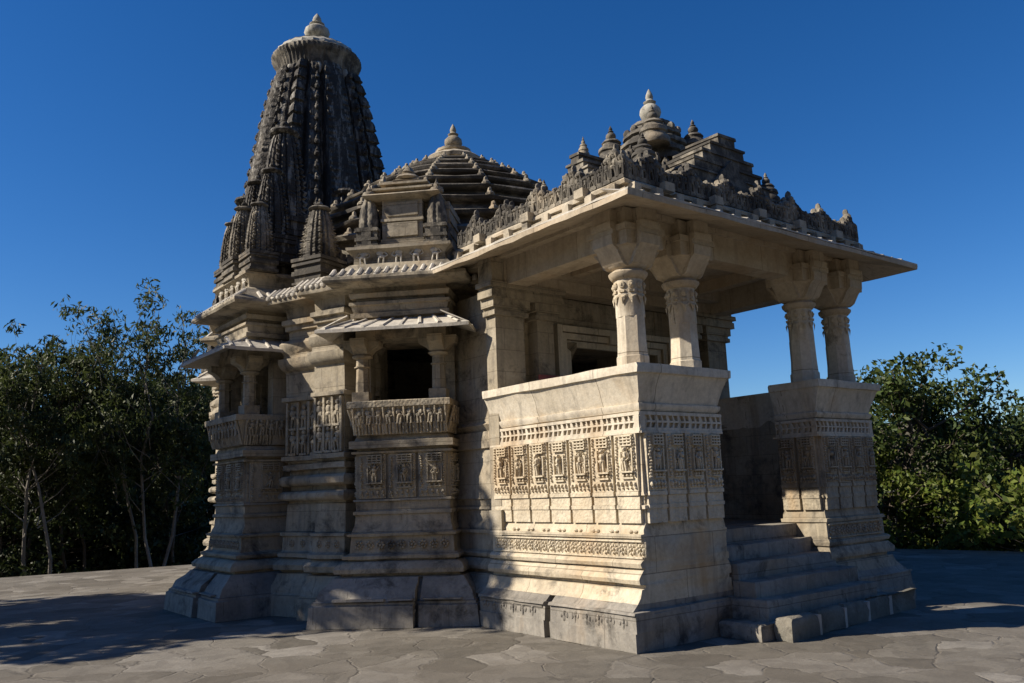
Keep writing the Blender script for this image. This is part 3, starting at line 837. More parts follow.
# -- window pavilions
PROF_PAV = [(0, .55), (.26, .53), (.27, .50), (.30, .50), (.31, .47), (.42, .42), (.50, .33), (.57, .27), (.58, .19), (.615, .19), (.62, .27), (.67, .28), (.72, .24), (.755, .16), (.76, .11), (.78, .11), (.785, .17), (.82, .18), (.85, .12), (.86, .085), (1.06, .07),
            (1.065, .11), (1.10, .12), (1.11, .06), (1.15, .05), (1.20, .02), (1.33, .015), (1.34, .04), (1.38, .04), (1.39, .01), (1.50, .01), (1.51, .04), (1.535, .03), (1.54, -.01), (2.12, -.01), (2.13, .05), (2.155, .06), (2.16, .0), (2.19, .0), (2.20, .085), (2.29, .09), (2.30, .02), (2.36, .0)]
def make_pavilion():
    D = 4.165; hw = .62
    mb = MB()
    plan = [(-hw, -D), (hw, -D), (hw, -3.25), (-hw, -3.25)]
    sc = lambda z, o: o*(.80 if z < 1.2 else .9)
    mb.sweep(plan, [(z, [o, sc(z, o), 0, sc(z, o)]) for z, o in PROF_PAV if z > .53], .25)
    ft = MB()
    for xa, xb, ex in ((-hw, .27, .055), (.325, hw, .0)):
        ft.sweep([(xa, -D), (xb, -D), (xb, -3.25), (xa, -3.25)], [(z, [o+(ex if z < .44 else ex*.5), sc(z, o) if xb == hw else 0, 0, sc(z, o) if xa == -hw else 0]) for z, o in PROF_PAV if z <= .578], .25)
    ft.sweep(plan, [(z, [o*.8, 0, 0, 0]) for z, o in PROF_PAV if z <= .57], .5)
    for xa, xb, e in ((-.75, -.1, .60), (-.05, .26, .60), (.36, .85, .545)): ft.box(xa, xb, -D-e, -D-.3, .335-.012, .345)
    root = hpart('window_pavilion', mb, M_HALL, rot=R(-45), jit=.005)
    build('plinth', ft, M_BASE, root, jit=.007)
    # panels
    for i in range(3):
        pb = MB(); pb.M = Matrix.Translation((-.40+.40*i, -D+.03, 0))
        panel_mesh(pb, .36, 1.545, 2.12, 11+i)
        build('carved_panel', pb, M_HALLC, root, jit=.003)
    for sx in (-1, 1):
        pb = MB(); pb.M = face_matrix((sx*(hw-.03), -D+.30, 0), (sx, 0)); panel_mesh(pb, .5, 1.545, 2.12, 15+sx)
        build('carved_panel', pb, M_HALLC, root, jit=.003)
    pb = MB()
    pb.M = Matrix.Translation((0, -D, 0))
    for i in range(9):
        rosette(pb, -.56+.14*i, .955, .066, -.09)
    pd = MB(); pd.M = pb.M
    for i in range(9):
        x = -.84+1.68*i/8
        for d, h_ in ((-.05, .03), (0, .05), (.05, .03)): pd.ell((x+d, -.528, .225-h_), (.024, .014, h_), 6, 5)
    pd.M = None
    build('plinth_pattern', pd, M_BASE, root, jit=.003)
    pb.M = None
    build('relief_pattern', pb, M_HALLC, root, jit=.003)
    # flared seat back with figures
    kb = MB()
    pl = [(-hw, -D-.02), (hw, -D-.02), (hw, -3.5), (-hw, -3.5)]
    kb.sweep(pl, [(z, [o, o*.6-.03, 0, o*.6-.03]) for z, o in ((2.361, -.02), (2.37, .03), (2.45, .05), (2.60, .085), (2.72, .13), (2.725, .165), (2.80, .17), (2.81, .16))], .3)
    for (c, out, L, k) in (((0, -D-.02), (0, -1), 1.24, 9), ((hw-.05, -3.9), (1, 0), .6, 4), ((-hw+.05, -3.9), (-1, 0), .6, 4)):
        kb.M = face_matrix((c[0], c[1], 0), out)
        for i in range(k):
            x = -L/2+L*(i+.5)/k
            figure(kb, x, -.125, 2.50, .235, 1.15, i)
            for d in (-.045, 0, .045):
                kb.tube((x+d, -.055, 2.375), (x+d*1.1, -.095, 2.52), .016, .018, 5)
        for i in range(k+1):
            x = -L/2+L*i/k
            kb.tube((x, -.05, 2.375), (x, -.15, 2.72), .014, .016, 5)
    kb.M = None
    build('seat_back', kb, M_HALLC, root, jit=.003)
    # pillars
    for x in (-.55, .50):
        pl_ = MB()
        for y, s in ((-D+.07, 1.0),):
            cx = (x, y)
            pl_.box(x-.115, x+.115, y-.115, y+.115, 2.79, 2.95)
            pl_.lathe((x, y, 0), [(.095, 2.948), (.088, 3.28), (.11, 3.285), (.11, 3.30), (.088, 3.305), (.086, 3.40), (.13, 3.415), (.145, 3.44), (.11, 3.47)], 8, R(22.5))
            for rot in (0, 90, 180, 270):
                pl_.M = Matrix.Translation((x, y, 0)) @ Matrix.Rotation(R(rot), 4, 'Z')
                pl_.prism([(0, 3.465), (.11, 3.465), (.16, 3.52), (.25, 3.57), (.26, 3.66), (0, 3.66)], 'y', -.10, .10)
            pl_.M = None
        build('window_pillar', pl_, M_HALL, root, jit=.003, recalc=True)
    # jambs and lintel behind the pillars (opening stays dark and open into the hall)
    jb = MB()
    for sx in (-1, 1):
        a, b = sorted((sx*(.47 if sx > 0 else .53), sx*.66)); jb.box(a, b, -3.80, -3.30, 2.37, 3.66)
        jb.prism([(sx*.505, 3.44), (sx*.505, 3.66), (sx*.33, 3.66), (sx*.43, 3.60), (sx*.485, 3.52)], 'y', -3.70, -3.45)
    jb.box(-.62, .62, -D-.02, -3.25, 3.66, 3.79)
    build('window_surround', jb, M_HALL, root, jit=.003, recalc=True)
    # ribbed awning
    aw = MB()
    zo, zi, th = 3.69, 3.88, .045
    o = [(-1.02, -4.66), (1.02, -4.66), (1.02, -3.3), (-1.02, -3.3)]; i_ = [(-.62, -4.20), (.62, -4.20), (.62, -3.3), (-.62, -3.3)]
    for (a, b, c, d) in ((o[3], o[0], i_[0], i_[3]), (o[0], o[1], i_[1], i_[0]), (o[1], o[2], i_[2], i_[1])):
        ns = 8
        for k in range(ns):
            L = lambda p, q, t: (p[0]+(q[0]-p[0])*t, p[1]+(q[1]-p[1])*t)
            A, B, C_, D_ = L(a, b, k/ns), L(a, b, (k+1)/ns), L(d, c, (k+1)/ns), L(d, c, k/ns)
            aw.add([(*A, zo), (*B, zo), (*C_, zi), (*D_, zi), (*A, zo+th), (*B, zo+th), (*C_, zi+th), (*D_, zi+th)], [(0, 3, 2, 1), (4, 5, 6, 7), (0, 1, 5, 4), (2, 3, 7, 6)])
    def rib(a, b, w):
        a = Vector(a); b = Vector(b); d = (b-a).normalized(); s = Vector((-d.y, d.x, 0)).normalized()*w
        up = Vector((0, 0, .022))
        vs = [a-s, a+s, b+s*.8, b-s*.8, a-s*.5+up, a+s*.5+up, b+s*.4+up, b-s*.4+up]
        aw.add([tuple(v) for v in vs], [(0, 1, 5, 4), (1, 2, 6, 5), (2, 3, 7, 6), (3, 0, 4, 7), (4, 5, 6, 7)])
    for k in range(8):
        x = -.90+1.8*k/7
        rib((x, -4.65, zo+th+.004), (x*.72, -4.21, zi+th), .034)
    for sx in (-1, 1):
        for k in range(4):
            y = -4.55+.28*k
            rib((sx*1.01, y, zo+th+.004), (sx*.63, y+.05, zi+th), .03)
    build('awning', aw, M_EAVTOP, root, jit=.004)
    # upper wall with mouldings and top eave
    uw = MB()
    uw.sweep(plan, [(z, [f, f, 0, f]) for z, f in ((3.79, .0), (3.95, .0), (3.96, .06), (4.02, .06), (4.03, .03), (4.12, .05), (4.13, .08), (4.17, .08), (4.18, .0), (4.22, .0), (4.23, .06), (4.29, .08), (4.33, .03), (4.36, .02), (4.38, .10), (4.40, .34), (4.43, .36), (4.47, .35), (4.60, .15), (4.66, .10),
                                              (4.70, .06), (4.71, .02), (4.80, .02), (4.86, .05), (4.90, .11), (4.94, .11), (4.95, -.04), (5.0, -.04))], .25)
    build('upper_wall', uw, M_HALL, root, jit=.005)
    sb = MB()
    sb.M = Matrix.Translation((0, -D, 0)); scallops(sb, -.93, .93, -.36, 4.46, -.13, 4.61, 15, .052)
    for i in range(5):
        x = -.5+.25*i
        figure(sb, x, -.05, 4.69, .24, 1.8, i)
    for sx in (-1, 1):
        sb.M = face_matrix((sx*hw, -D+.45, 0), (sx, 0)); scallops(sb, -.75, .45, -.36, 4.46, -.13, 4.61, 8, .052) if sx < 0 else scallops(sb, -.45, .75, -.36, 4.46, -.13, 4.61, 8, .052)
    sb.M = None
    build('eave_trim', sb, M_EAVTOP, root, jit=.004)
    # kiosk on top
    kk = MB()
    kd = -3.96
    kk.box(-.29, .29, kd-.02, -3.1, 4.98, 5.70)
    kk.box(-.33, .33, kd-.06, -3.1, 4.98, 5.06); kk.box(-.31, .31, kd-.045, -3.1, 5.065, 5.10); kk.box(-.305, .305, kd-.045, -3.1, 5.36, 5.40); kk.box(-.22, .22, kd-.045, kd, 5.14, 5.34); kk.box(-.22, .22, kd-.04, kd, 5.44, 5.64)
    kk.box(-.64, .64, kd+.14, -3.0, 4.98, 5.66)
    for zz in (5.0, 5.18, 5.36, 5.54): kk.box(-.655, .655, kd+.125, -3.0, zz, zz+.04)
    kk.sweep([(-.40, kd), (.40, kd), (.40, -3.2), (-.40, -3.2)], [(5.67, .0), (5.71, .13), (5.735, .15), (5.76, .11), (5.79, -.06), (5.83, -.06), (5.84, .03), (5.87, .03), (5.90, -.12), (5.94, -.12), (5.95, -.05), (5.98, -.05), (6.02, -.22), (6.06, -.20), (6.14, -.33)], .3)
    kk.lathe((0, kd+.34, 6.08), [(.16, 0), (.19, .03), (.15, .07), (.08, .10), (.10, .13), (.06, .18), (.01, .24)], 12)
    kiosk = build('kiosk', kk, M_HALL, root, jit=.005)
    for sx in (-1, 1):
        spb = MB(); spirelet(spb, (sx*.49, kd+.02, 4.98), .15, .98)
        build('spirelet', spb, M_ROOF, kiosk, jit=.004)
    return root

def spirelet(mb, c, r, h, n=4, cap=True):
    """miniature curved tower: cubic base, ribbed curved body, ribbed disc and bud"""
    x, y, z = c
    b = .30*h
    mb.box(x-r, x+r, y-r, y+r, z, z+b)
    for zz in (0, .10*h, .24*h):
        mb.box(x-r*1.12, x+r*1.12, y-r*1.12, y+r*1.12, z+zz, z+zz+.045*h)
    for d in ((1, 0), (-1, 0), (0, 1), (0, -1)):
        mb.box(x+d[0]*r*.6-r*(.45 if d[0] == 0 else .5), x+d[0]*r*.6+r*(.45 if d[0] == 0 else .5), y+d[1]*r*.6-r*(.45 if d[1] == 0 else .5), y+d[1]*r*.6+r*(.45 if d[1] == 0 else .5), z+.02*h, z+b-.002)
    N_ = 24; vs = []; fs = []
    lev = [0, .03, .06, .095, .13, .165, .2, .24, .28, .32, .36, .42, .48]
    rr = [1.0, 1.01, 1.02, 1.01, 1.0, .975, .95, .91, .87, .81, .74, .60, .45]
    for t, q in zip(lev, rr):
        for i in range(N_):
            a = 2*math.pi*i/N_; cs, sn = math.cos(a), math.sin(a)
            sq = 1/max(abs(cs), abs(sn)); p = .55*sq+.45
            g = 1-.17*(i % 3 == 0)-.03*(lev.index(t) % 2)
            k = r*q*p*g*.92
            vs.append((x+k*cs, y+k*sn, z+b+t*h))
    for k in range(len(lev)-1):
        for i in range(N_):
            j = (i+1) % N_; fs.append((k*N_+i, k*N_+j, (k+1)*N_+j, (k+1)*N_+i))
    fs.append(tuple(range(N_-1, -1, -1))); fs.append(tuple((len(lev)-1)*N_+i for i in range(N_)))
    mb.add(vs, fs)
    if cap:
        mb.lathe((x, y, z+b+.47*h), [(r*.40, 0), (r*.62, .02*h), (r*.68, .05*h), (r*.60, .085*h), (r*.35, .10*h)], 14)
        mb.lathe((x, y, z+b+.56*h), [(r*.2, 0), (r*.30, .02*h), (r*.33, .05*h), (r*.18, .08*h), (r*.12, .10*h), (r*.02, .15*h)], 10)

pav0 = make_pavilion()
for a in (45, -90, 90, -135, 135):
    c = copy_tree(pav0, temple); c.rotation_euler = (0, 0, R(a))
    if abs(a) != 45:
        for ch in list(c.children):
            if ch.name.startswith('kiosk'):
                for g in list(ch.children): bpy.data.objects.remove(g)
                bpy.data.objects.remove(ch)

# drum and tiered roof of the hall
dr = MB()
def ngon(r, n=16, c=(0, 0), ph=0.0): return [(c[0]+r*math.sin(R(ph)+2*math.pi*i/n), c[1]-r*math.cos(R(ph)+2*math.pi*i/n)) for i in range(n)]
dr.sweep(ngon(3.30, 16), [(4.40, .1), (4.75, .0), (5.0, .0), (5.01, .10), (5.08, .10), (5.09, -.05), (5.40, -.05), (5.41, .06), (5.47, .08), (5.52, .02)], .5)
hall_roof = hpart('hall_roof', dr, M_ROOF, jit=.008)
tiers = [(5.50, 3.10), (5.80, 2.98), (6.10, 2.78), (6.38, 2.53), (6.64, 2.22), (6.88, 1.90), (7.10, 1.58), (7.30, 1.27), (7.47, .98), (7.62, .70)]
tb = MB()
for k in range(len(tiers)-1):
    z0, r0 = tiers[k]; z1, r1 = tiers[k+1]
    h = z1-z0
    tb.sweep(ngon(r0), [(z0-.02, -.16), (z0+.005, -.02), (z0+.01, .0), (z0+.05, .02), (z0+.075, .0), (z0+.085, -.05), (z0+h*.5, r1-r0-.08), (z1+.02, r1-r0-.13)], .5)
hpart('roof_slab', tb, M_SLAB, hall_roof, jit=.012)
rk = MB()
for i in range(16):
    a = 2*math.pi*i/16
    for k in range(len(tiers)-1):
        z0, r0 = tiers[k]
        if i % 2 == 0 or k % 2 == 0 or True:
            rk.M = Matrix.Rotation(a, 4, 'Z') @ Matrix.Translation((0, -r0+.05, z0+.07))
            q = .58+.36*(r0/3)
            rk.ell((0, 0, .02), (.085*q, .085*q, .06*q), 7, 5); rk.ell((0, .02, .09*q), (.045*q, .045*q, .075*q), 6, 4)
rk.M = None
hpart('ridge_knob', rk, M_KNOB, hall_roof, jit=.004)['kind'] = 'stuff'
# arched ornament row standing on the hall eave below the slabs
orn = MB()
for i in range(48):
    a = 2*math.pi*i/48
    orn.M = Matrix.Rotation(a, 4, 'Z') @ Matrix.Translation((0, -3.40, 5.02))
    h = (.22, .30, .38, .30)[i % 4]
    orn.box(-.16, .16, -.02, .12, 0, h*.6); orn.ell((0, .03, h*.7), (.15, .08, h*.3), 8, 5); figure(orn, 0, -.03, 0, h*.75, 1.5, i); 
orn.M = None
hpart('figure_parapet', orn, M_ROOF, hall_roof, jit=.005)
hc = MB()
hc.lathe((0, 0, 0), [(.62, 7.52), (.66, 7.58), (.60, 7.64), (.46, 7.70), (.44, 7.74), (.50, 7.77), (.52, 7.83), (.44, 7.89), (.30, 7.93), (.28, 7.96), (.32, 7.98), (.33, 8.02), (.24, 8.06), (.14, 8.08)], 32, 0, .06, 20)
for i in range(14):
    a = 2*math.pi*i/14; hc.ell((.56*math.cos(a), .56*math.sin(a), 7.62), (.075, .075, .095), 6, 5)
hpart('roof_crown', hc, M_CORN, hall_roof, jit=.004)
vf = MB(); vessel(vf, (0, 0, 8.02), .175, .57)
hpart('pot_finial', vf, M_KNOB, hall_roof, jit=.001)

# -- sanctum and tower
TC = (2.6, 12.80)
def star(r):
    q = []
    side = [(-.80, .80), (-.60, .80), (-.58, .755), (-.535, .755), (-.515, .905), (-.315, .905), (-.295, .85), (-.255, .85), (-.235, 1.0), (-.12, 1.0), (-.10, 1.02), (.10, 1.02), (.12, 1.0), (.235, 1.0), (.255, .85), (.295, .85), (.315, .905), (.515, .905), (.535, .755), (.58, .755), (.60, .80)]
    for k in range(4):
        a = R(90*k); ca, sa = math.cos(a), math.sin(a)
        for x, y in side:
            X, Y = x, -y
            q.append((TC[0]+r*(X*ca-Y*sa), TC[1]+r*(X*sa+Y*ca)))
    return q
sw = MB()
sw.sweep(star(2.15), PROF_WALL, .4)
sanct = part('sanctum_wall', sw, M_HALL, jit=.006)
vs_ = MB(); vs_.sweep(rect(1.5, 3.7, 9.9, 11.2), [(z, o*.8) for z, o in PROF_WALL], .4); vs_.box(1.3, 3.9, 9.7, 11.6, 4.6, 6.3)
part('vestibule_wall', vs_, M_HALL, jit=.005)

KEY = [(4.62, 2.10), (5.5, 2.10), (6.3, 2.05), (7.9, 1.84), (9.3, 1.60), (10.4, 1.41), (11.2, 1.25), (11.8, 1.10), (12.1, 1.01), (12.2, .96)]
def rad(z):
    for (a, ra), (b, rb) in zip(KEY, KEY[1:]):
        if a <= z <= b:
            return ra+(rb-ra)*(z-a)/(b-a)
    return KEY[-1][1]
def tower_body(scale=1.0, fine=True):
    """curved tower with ribs: every rib has its own rhythm of courses, pots and discs"""
    mb = MB()
    side = []
    def grp(g, pts, d):
        for i in range(len(pts)-1):
            (x0, y0), (x1, y1) = pts[i], pts[i+1]
            n = max(1, int(math.hypot(x1-x0, y1-y0)/d))
            for k in range(n): side.append((x0+(x1-x0)*k/n, y0+(y1-y0)*k/n, g, (i+k/n)/(len(pts)-1)))
    grp(0, [(-.80, .80), (-.60, .80)], .05)
    grp(1, [(-.60, .80), (-.58, .72), (-.535, .72), (-.52, .86)], .05)
    grp(2, [(-.52, .90), (-.32, .90)], .05)
    grp(1, [(-.32, .86), (-.29, .80), (-.255, .80), (-.24, .95)], .05)
    grp(3, [(-.24, 1.0), (-.13, 1.0)], .05)
    grp(4, [(-.12, 1.02), (.12, 1.02)], .06)
    grp(3, [(.13, 1.0), (.24, 1.0)], .05)
    grp(1, [(.24, .95), (.255, .80), (.29, .80), (.32, .86)], .05)
    grp(2, [(.32, .90), (.52, .90)], .05)
    grp(1, [(.52, .86), (.535, .72), (.58, .72), (.60, .80)], .05)
    grp(0, [(.60, .80), (.80, .80)], .05)
    z0, z1 = 4.62, 12.2; nz = 190
    rings = []
    for k in range(nz+1):
        z = z0+(z1-z0)*k/nz; r = rad(z); ring = []
        for s in range(4):
            a = R(90*s); ca, sa = math.cos(a), math.sin(a)
            for (x, y, g, u) in side:
                d = 0.0
                if g == 0:
                    ph = (z % .34)/.34; d = .035*abs(math.sin(math.pi*ph))-.02
                    if ph < .16: d = -.05
                    if .16 <= ph < .30: d = .035
                elif g == 2:
                    ph = ((z+.2) % .40)/.40; d = .035*math.sin(math.pi*min(1, ph*1.25))-.02
                    if ph > .84: d = -.05
                    d += .02*math.cos(math.pi*2*(u-.5))
                elif g == 3: d = .018*(1 if int(z/.085) % 2 else -1)
                elif g == 4: d = .016*(1 if (int(z/.10)+int(u*5)) % 2 else -1)
                elif g == 1: d = -.03+.012*math.sin(z*23)
                X, Y = x*r, -(y*r+d*(.5+.25*r))
                if g == 0:
                    X = x*r*(1+d*.35)
                ring.append((TC[0]+X*ca-Y*sa, TC[1]+X*sa+Y*ca, z))
        rings.append(ring)
    m = len(rings[0]); vs = [p for r_ in rings for p in r_]; fs = []
    for k in range(nz):
        for i in range(m):
            j = (i+1) % m; fs.append((k*m+i, k*m+j, (k+1)*m+j, (k+1)*m+i))
    fs.append(tuple(nz*m+i for i in range(m)))
    mb.add(vs, fs)
    return mb
tower = part('tower', tower_body(), M_DARK, jit=.009, smooth=25)
# strings of pots hung on the ribs
for s in range(4):
    sb = MB(); a = R(90*s)
    for ux in (-.42, .42):
        yb = .90 if abs(ux) < .6 else .80
        z = 5.2; k = 0
        while z < 11.9:
            r = rad(z); q = .30+.20*r
            sb.M = Matrix.Translation((TC[0], TC[1], 0)) @ Matrix.Rotation(a, 4, 'Z')
            X, Y = ux*r, -yb*r-.035*r
            if abs(ux) < .6:
                h = .40*q
                sb.lathe((X, Y, z), [(.05*q, 0), (.10*q, .05*q), (.11*q, .12*q), (.07*q, .19*q), (.085*q, .22*q), (.05*q, .27*q), (.01, .36*q)], 8)
                z += .43*q+.06
            else:
                sb.lathe((X, Y+.02, z), [(.08*q, 0), (.125*q, .03*q), (.135*q, .07*q), (.11*q, .11*q), (.05*q, .13*q)], 9)
                z += .52*q
            k += 1
    sb.M = None
    part('rib_trim', sb, M_DARK, tower, jit=.008)
# half towers leaning on the faces, with their own discs and pots
def leaning(az, dist, z, r, h, c=None, mat=None, name='leaning_spire', ped=.10, dx=0.0):
    mb = MB()
    side = [(-.80, .80), (-.62, .80), (-.58, .70), (-.50, .70), (-.47, .90), (-.28, .90), (-.25, .82), (-.21, .82), (-.18, 1.0), (0, 1.03), (.18, 1.0), (.21, .82), (.25, .82), (.28, .90), (.47, .90), (.50, .70), (.58, .70), (.62, .80)]
    prof = [(0, 1.0), (.12, 1.0), (.25, .96), (.4, .88), (.55, .77), (.68, .65), (.76, .54), (.80, .46)]
    vs = []; fs = []; zs = np.linspace(0, .8, 49); N_ = 4*len(side)
    for zi, t in enumerate(zs):
        q = np.interp(t, [p[0] for p in prof], [p[1] for p in prof])
        for k in range(4):
            ca, sa = math.cos(R(90*k)), math.sin(R(90*k))
            for j, (x, y) in enumerate(side):
                e = 1.0
                if j in (0, 1, 17): e = (1.0, 1.06, .93)[zi % 3] if zi % 6 else .88
                elif j in (4, 5, 13, 14): e = (1.0, 1.03, .96)[(zi+1) % 3]
                elif 8 <= j <= 10: e = 1.012 if zi % 2 else .985
                X, Y = x*r*q*e, -y*r*q*e
                vs.append((X*ca-Y*sa, X*sa+Y*ca, t*h))
    for k in range(len(zs)-1):
        for i in range(N_):
            j = (i+1) % N_; fs.append((k*N_+i, k*N_+j, (k+1)*N_+j, (k+1)*N_+i))
    fs.append(tuple((len(zs)-1)*N_+i for i in range(N_)))
    mb.add(vs, fs)
    mb.lathe((0, 0, .795*h), [(r*.42, 0), (r*.60, .012*h), (r*.66, .03*h), (r*.60, .05*h), (r*.40, .06*h), (r*.38, .07*h)], 20, 0, .06, 16)
    vessel(mb, (0, 0, .86*h), r*.20, .14*h)
    mb.box(-r*1.0, r*1.0, -r*1.0, r*1.0, -ped*h, 0.0)
    if ped > .15:
        for q in (.96, .62, .55, .25): mb.box(-r*1.12, r*1.12, -r*1.12, r*1.12, -ped*h*q, -ped*h*q+.04*h)
    mb.box(-r*1.05, r*1.05, -r*.6, r*.6, -.10*h, -.005);  mb.box(-r*1.15, r*1.15, -r*1.15, r*1.15, -.03*h, .015*h)
    o = build(name, mb, mat or M_DARK, tower if c is None else temple, jit=.006)
    cc = c or TC
    a = R(az); o.location = (cc[0]-HALL[0]+math.sin(a)*dist+math.cos(a)*dx, cc[1]-HALL[1]-math.cos(a)*dist+math.sin(a)*dx, z); o.rotation_euler = (0, 0, a)
    return o
for az in (0, -90, 90, 180):
    leaning(az, 1.66, 6.1, .56, 2.95)
    leaning(az, 1.98, 4.75, .56, 2.75)
    for d in (-14, 14): leaning(az+d, 2.20, 4.72, .27, 1.75)
for az in (-45, 45, -135, 135):
    leaning(az, 2.12, 4.75, .46, 2.5); leaning(az, 1.90, 6.6, .34, 2.0); leaning(az, 1.66, 8.2, .24, 1.5)
for az in (-23, -67, 23, 67, -113, 113, 157, -157):
    leaning(az, 2.08, 4.72, .34, 2.1); leaning(az, 1.86, 6.3, .27, 1.7)
# spires standing on the hall's corners and over its side and rear pavilions
for az in (-67.5, -112.5, -157.5, 67.5, 112.5, 157.5):
    leaning(az, 3.70, 5.02, .25, .98, HALL, M_ROOF, 'corner_spire', .40)
for az in (-90, -135, 90, 135):
    for dx, d, r, h, z in ((-.56, 4.02, .20, .95, 5.25), (.02, 4.06, .22, 1.05, 5.25), (.58, 4.02, .20, .95, 5.25), (-.30, 3.72, .26, 1.35, 5.6), (.32, 3.72, .26, 1.35, 5.6), (0, 3.4, .36, 1.9, 6.0)):
        leaning(az, d, z, r, h, HALL, M_DARK if r > .23 else M_ROOF, 'pavilion_spire', .32 if r < .3 else .6, dx)
# crown of the tower
am = MB()
am.lathe((TC[0], TC[1], 0), [(.88, 12.0), (.93, 12.12), (.95, 12.20), (.99, 12.35), (1.05, 12.47), (1.09, 12.52), (1.11, 12.57), (1.11, 12.63), (1.07, 12.67), (1.0, 12.70), (.70, 12.74)], 120, 0, .022, 60)
part('ribbed_disc', am, M_ROOF, tower, jit=.005)
am = MB()
am.lathe((TC[0], TC[1], 0), [(1.02, 12.69), (1.0, 12.77), (.88, 12.87), (.84, 12.875), (.86, 12.90), (.72, 12.97), (.68, 12.975), (.70, 13.0), (.56, 13.06), (.50, 13.07), (.52, 13.10), (.42, 13.15), (.38, 13.16), (.40, 13.19), (.28, 13.23), (.2, 13.24)], 48, 0, .04, 24)
for i in range(16):
    a = 2*math.pi*i/16; am.ell((TC[0]+.94*math.cos(a), TC[1]+.94*math.sin(a), 12.02), (.09, .09, .17), 7, 5)
part('crown_cap', am, M_PALE, tower, jit=.005)
vf = MB(); vessel(vf, (TC[0], TC[1], 13.20), .33, .82)
part('pot_finial', vf, M_PALE, tower, jit=.002)
# ------------------------------------------------------------------ bench inside the porch
be = empty('bench', (1.0, 2.05, 1.05))
tag(be, 'dark red low bench behind the sunlit porch wall', 'bench')
b_ = MB(); b_.box(-.2, .9, -.16, .16, 1.66, 1.72); b_.box(-.2, .9, .12, .155, 1.72, 1.98)
build('seat', b_, M_RED, be, jit=0)
for x in (-.1, .8):
    b_ = MB(); b_.box(x-.04, x+.04, -.14, .14, 0, 1.66); build('leg', b_, M_RED, be, jit=0)

# ------------------------------------------------------------------ kerb stones before the steps
xs = [1.47, 2.02, 2.60, 3.15, 3.72, 4.38]
klabels = ['rough grey kerb stone at the sunlit near end of the row before the temple steps',
           'kerb stone second from the sunlit end of the row before the temple steps',
           'kerb stone in the middle of the row of five before the temple steps',
           'kerb stone second from the shaded far end of the row before the steps',
           'kerb stone at the shaded far end of the row, by the far porch wall']
for i in range(5):
    k_ = MB(); x0, x1 = xs[i]+.012, xs[i+1]-.030
    fy = -.76+.065*i*.8
    k_.sweep([(x0, fy), (x1, fy+.03), (x1, -.545), (x0, -.56)], [(0, .0), (.12, .006), (.195, .0), (.222, -.014), (.232, -.034)], .14)
    cx = (x0+x1)/2
    o = build('kerb_stone', k_, M_KERB, None, origin=(cx, -.6, 0), jit=.012); o.location = (cx, -.6, 0)
    tag(o, klabels[i], 'kerb stone', 'kerb stones before the temple steps')
    if i < 4:
        k_ = MB(); k_.box(x1-.004, x1+.040, fy+.022, -.56, 0.0, .212)
        build('mortar_joint', k_, M_MORTAR, o, origin=(cx, -.6, 0), jit=.008)

# ------------------------------------------------------------------ ground, terrace, hills
gr = MB()
n = 40
gx = np.linspace(-1, 1, n)
gx = np.sign(gx)*np.abs(gx)**2.5*1800
for j in range(n):
    for i in range(n):
        x, y = gx[i]+3, gx[j]+6
        gr.v.append((x, y, -1.9-.004*0))
for j in range(n-1):
    for i in range(n-1):
        a = j*n+i; gr.f.append((a, a+1, a+n+1, a+n))
g_ = build('ground', gr, M_EARTH, None, jit=0, smooth=0); tag(g_, 'dry scrub covered earth around the terrace', 'ground', kind='structure')
te = MB()
TP = [(-14, -14), (13.2, -14), (12.7, 1.5), (12.4, 3.9), (9.5, 16.0), (6.0, 16.6), (.88, 16.5), (-3.2, 17.2), (-9, 18.4), (-14, 18.4)]
te.sweep(TP, [(-1.95, 0), (-.12, 0), (-.11, .05), (-.01, .05), (0, .04)], 100)
t_ = build('terrace', te, M_PAVE, None, jit=0, smooth=0); tag(t_, 'paved stone terrace of irregular flags around the temple', 'terrace', kind='structure')

def hill(name, cx, cy, L, W, H, ang, seed, label):
    rnd = np.random.default_rng(seed); mb = MB(); n = 60; m = 24
    ph = rnd.uniform(0, 6, 8)
    for j in range(m+1):
        for i in range(n+1):
            u = -1+2*i/n; v = -1+2*j/m
            prof = max(0, 1-abs(v)**1.6)*max(0, 1-abs(u)**2.4)
            rg = 1+.20*math.sin(5*u+ph[0])+.12*math.sin(11*u+ph[1]+v)+.06*math.sin(23*u+ph[2]-2*v)+.03*math.sin(47*u+5*v+ph[3])
            x, y = u*L, v*W; ca, sa = math.cos(ang), math.sin(ang)
            mb.v.append((cx+x*ca-y*sa, cy+x*sa+y*ca, -2.2+H*prof*rg))
    for j in range(m):
        for i in range(n):
            a = j*(n+1)+i; mb.f.append((a, a+1, a+n+2, a+n+1))
    o = build(name, mb, M_HILL, None, jit=.3); tag(o, label, 'hill', kind='structure'); return o
# camera heading: forward (.606,.776); right (.79,-.61)
def polar(deg, d):
    """deg right of view direction, metres from the camera"""
    a = math.atan2(.606, .776)+R(deg)
    return -6.02+d*math.sin(a), -6.0+d*math.cos(a)
x, y = polar(-26, 230); hill('hill', x, y, 140, 60, 24, R(30), 3, 'distant scrubby hill behind the trees left of the temple')
x, y = polar(30, 330); hill('hill', x, y, 230, 70, 27, R(-62), 5, 'low distant hill on the horizon behind the bushes beside the porch')

x, y = polar(150, 150); hill('hill', x, y, 260, 70, 75, R(-38), 9, 'unseen hill added behind the camera to cut sky light on the porch front')  # added out of view: blocks low sky light from the shaded front faces

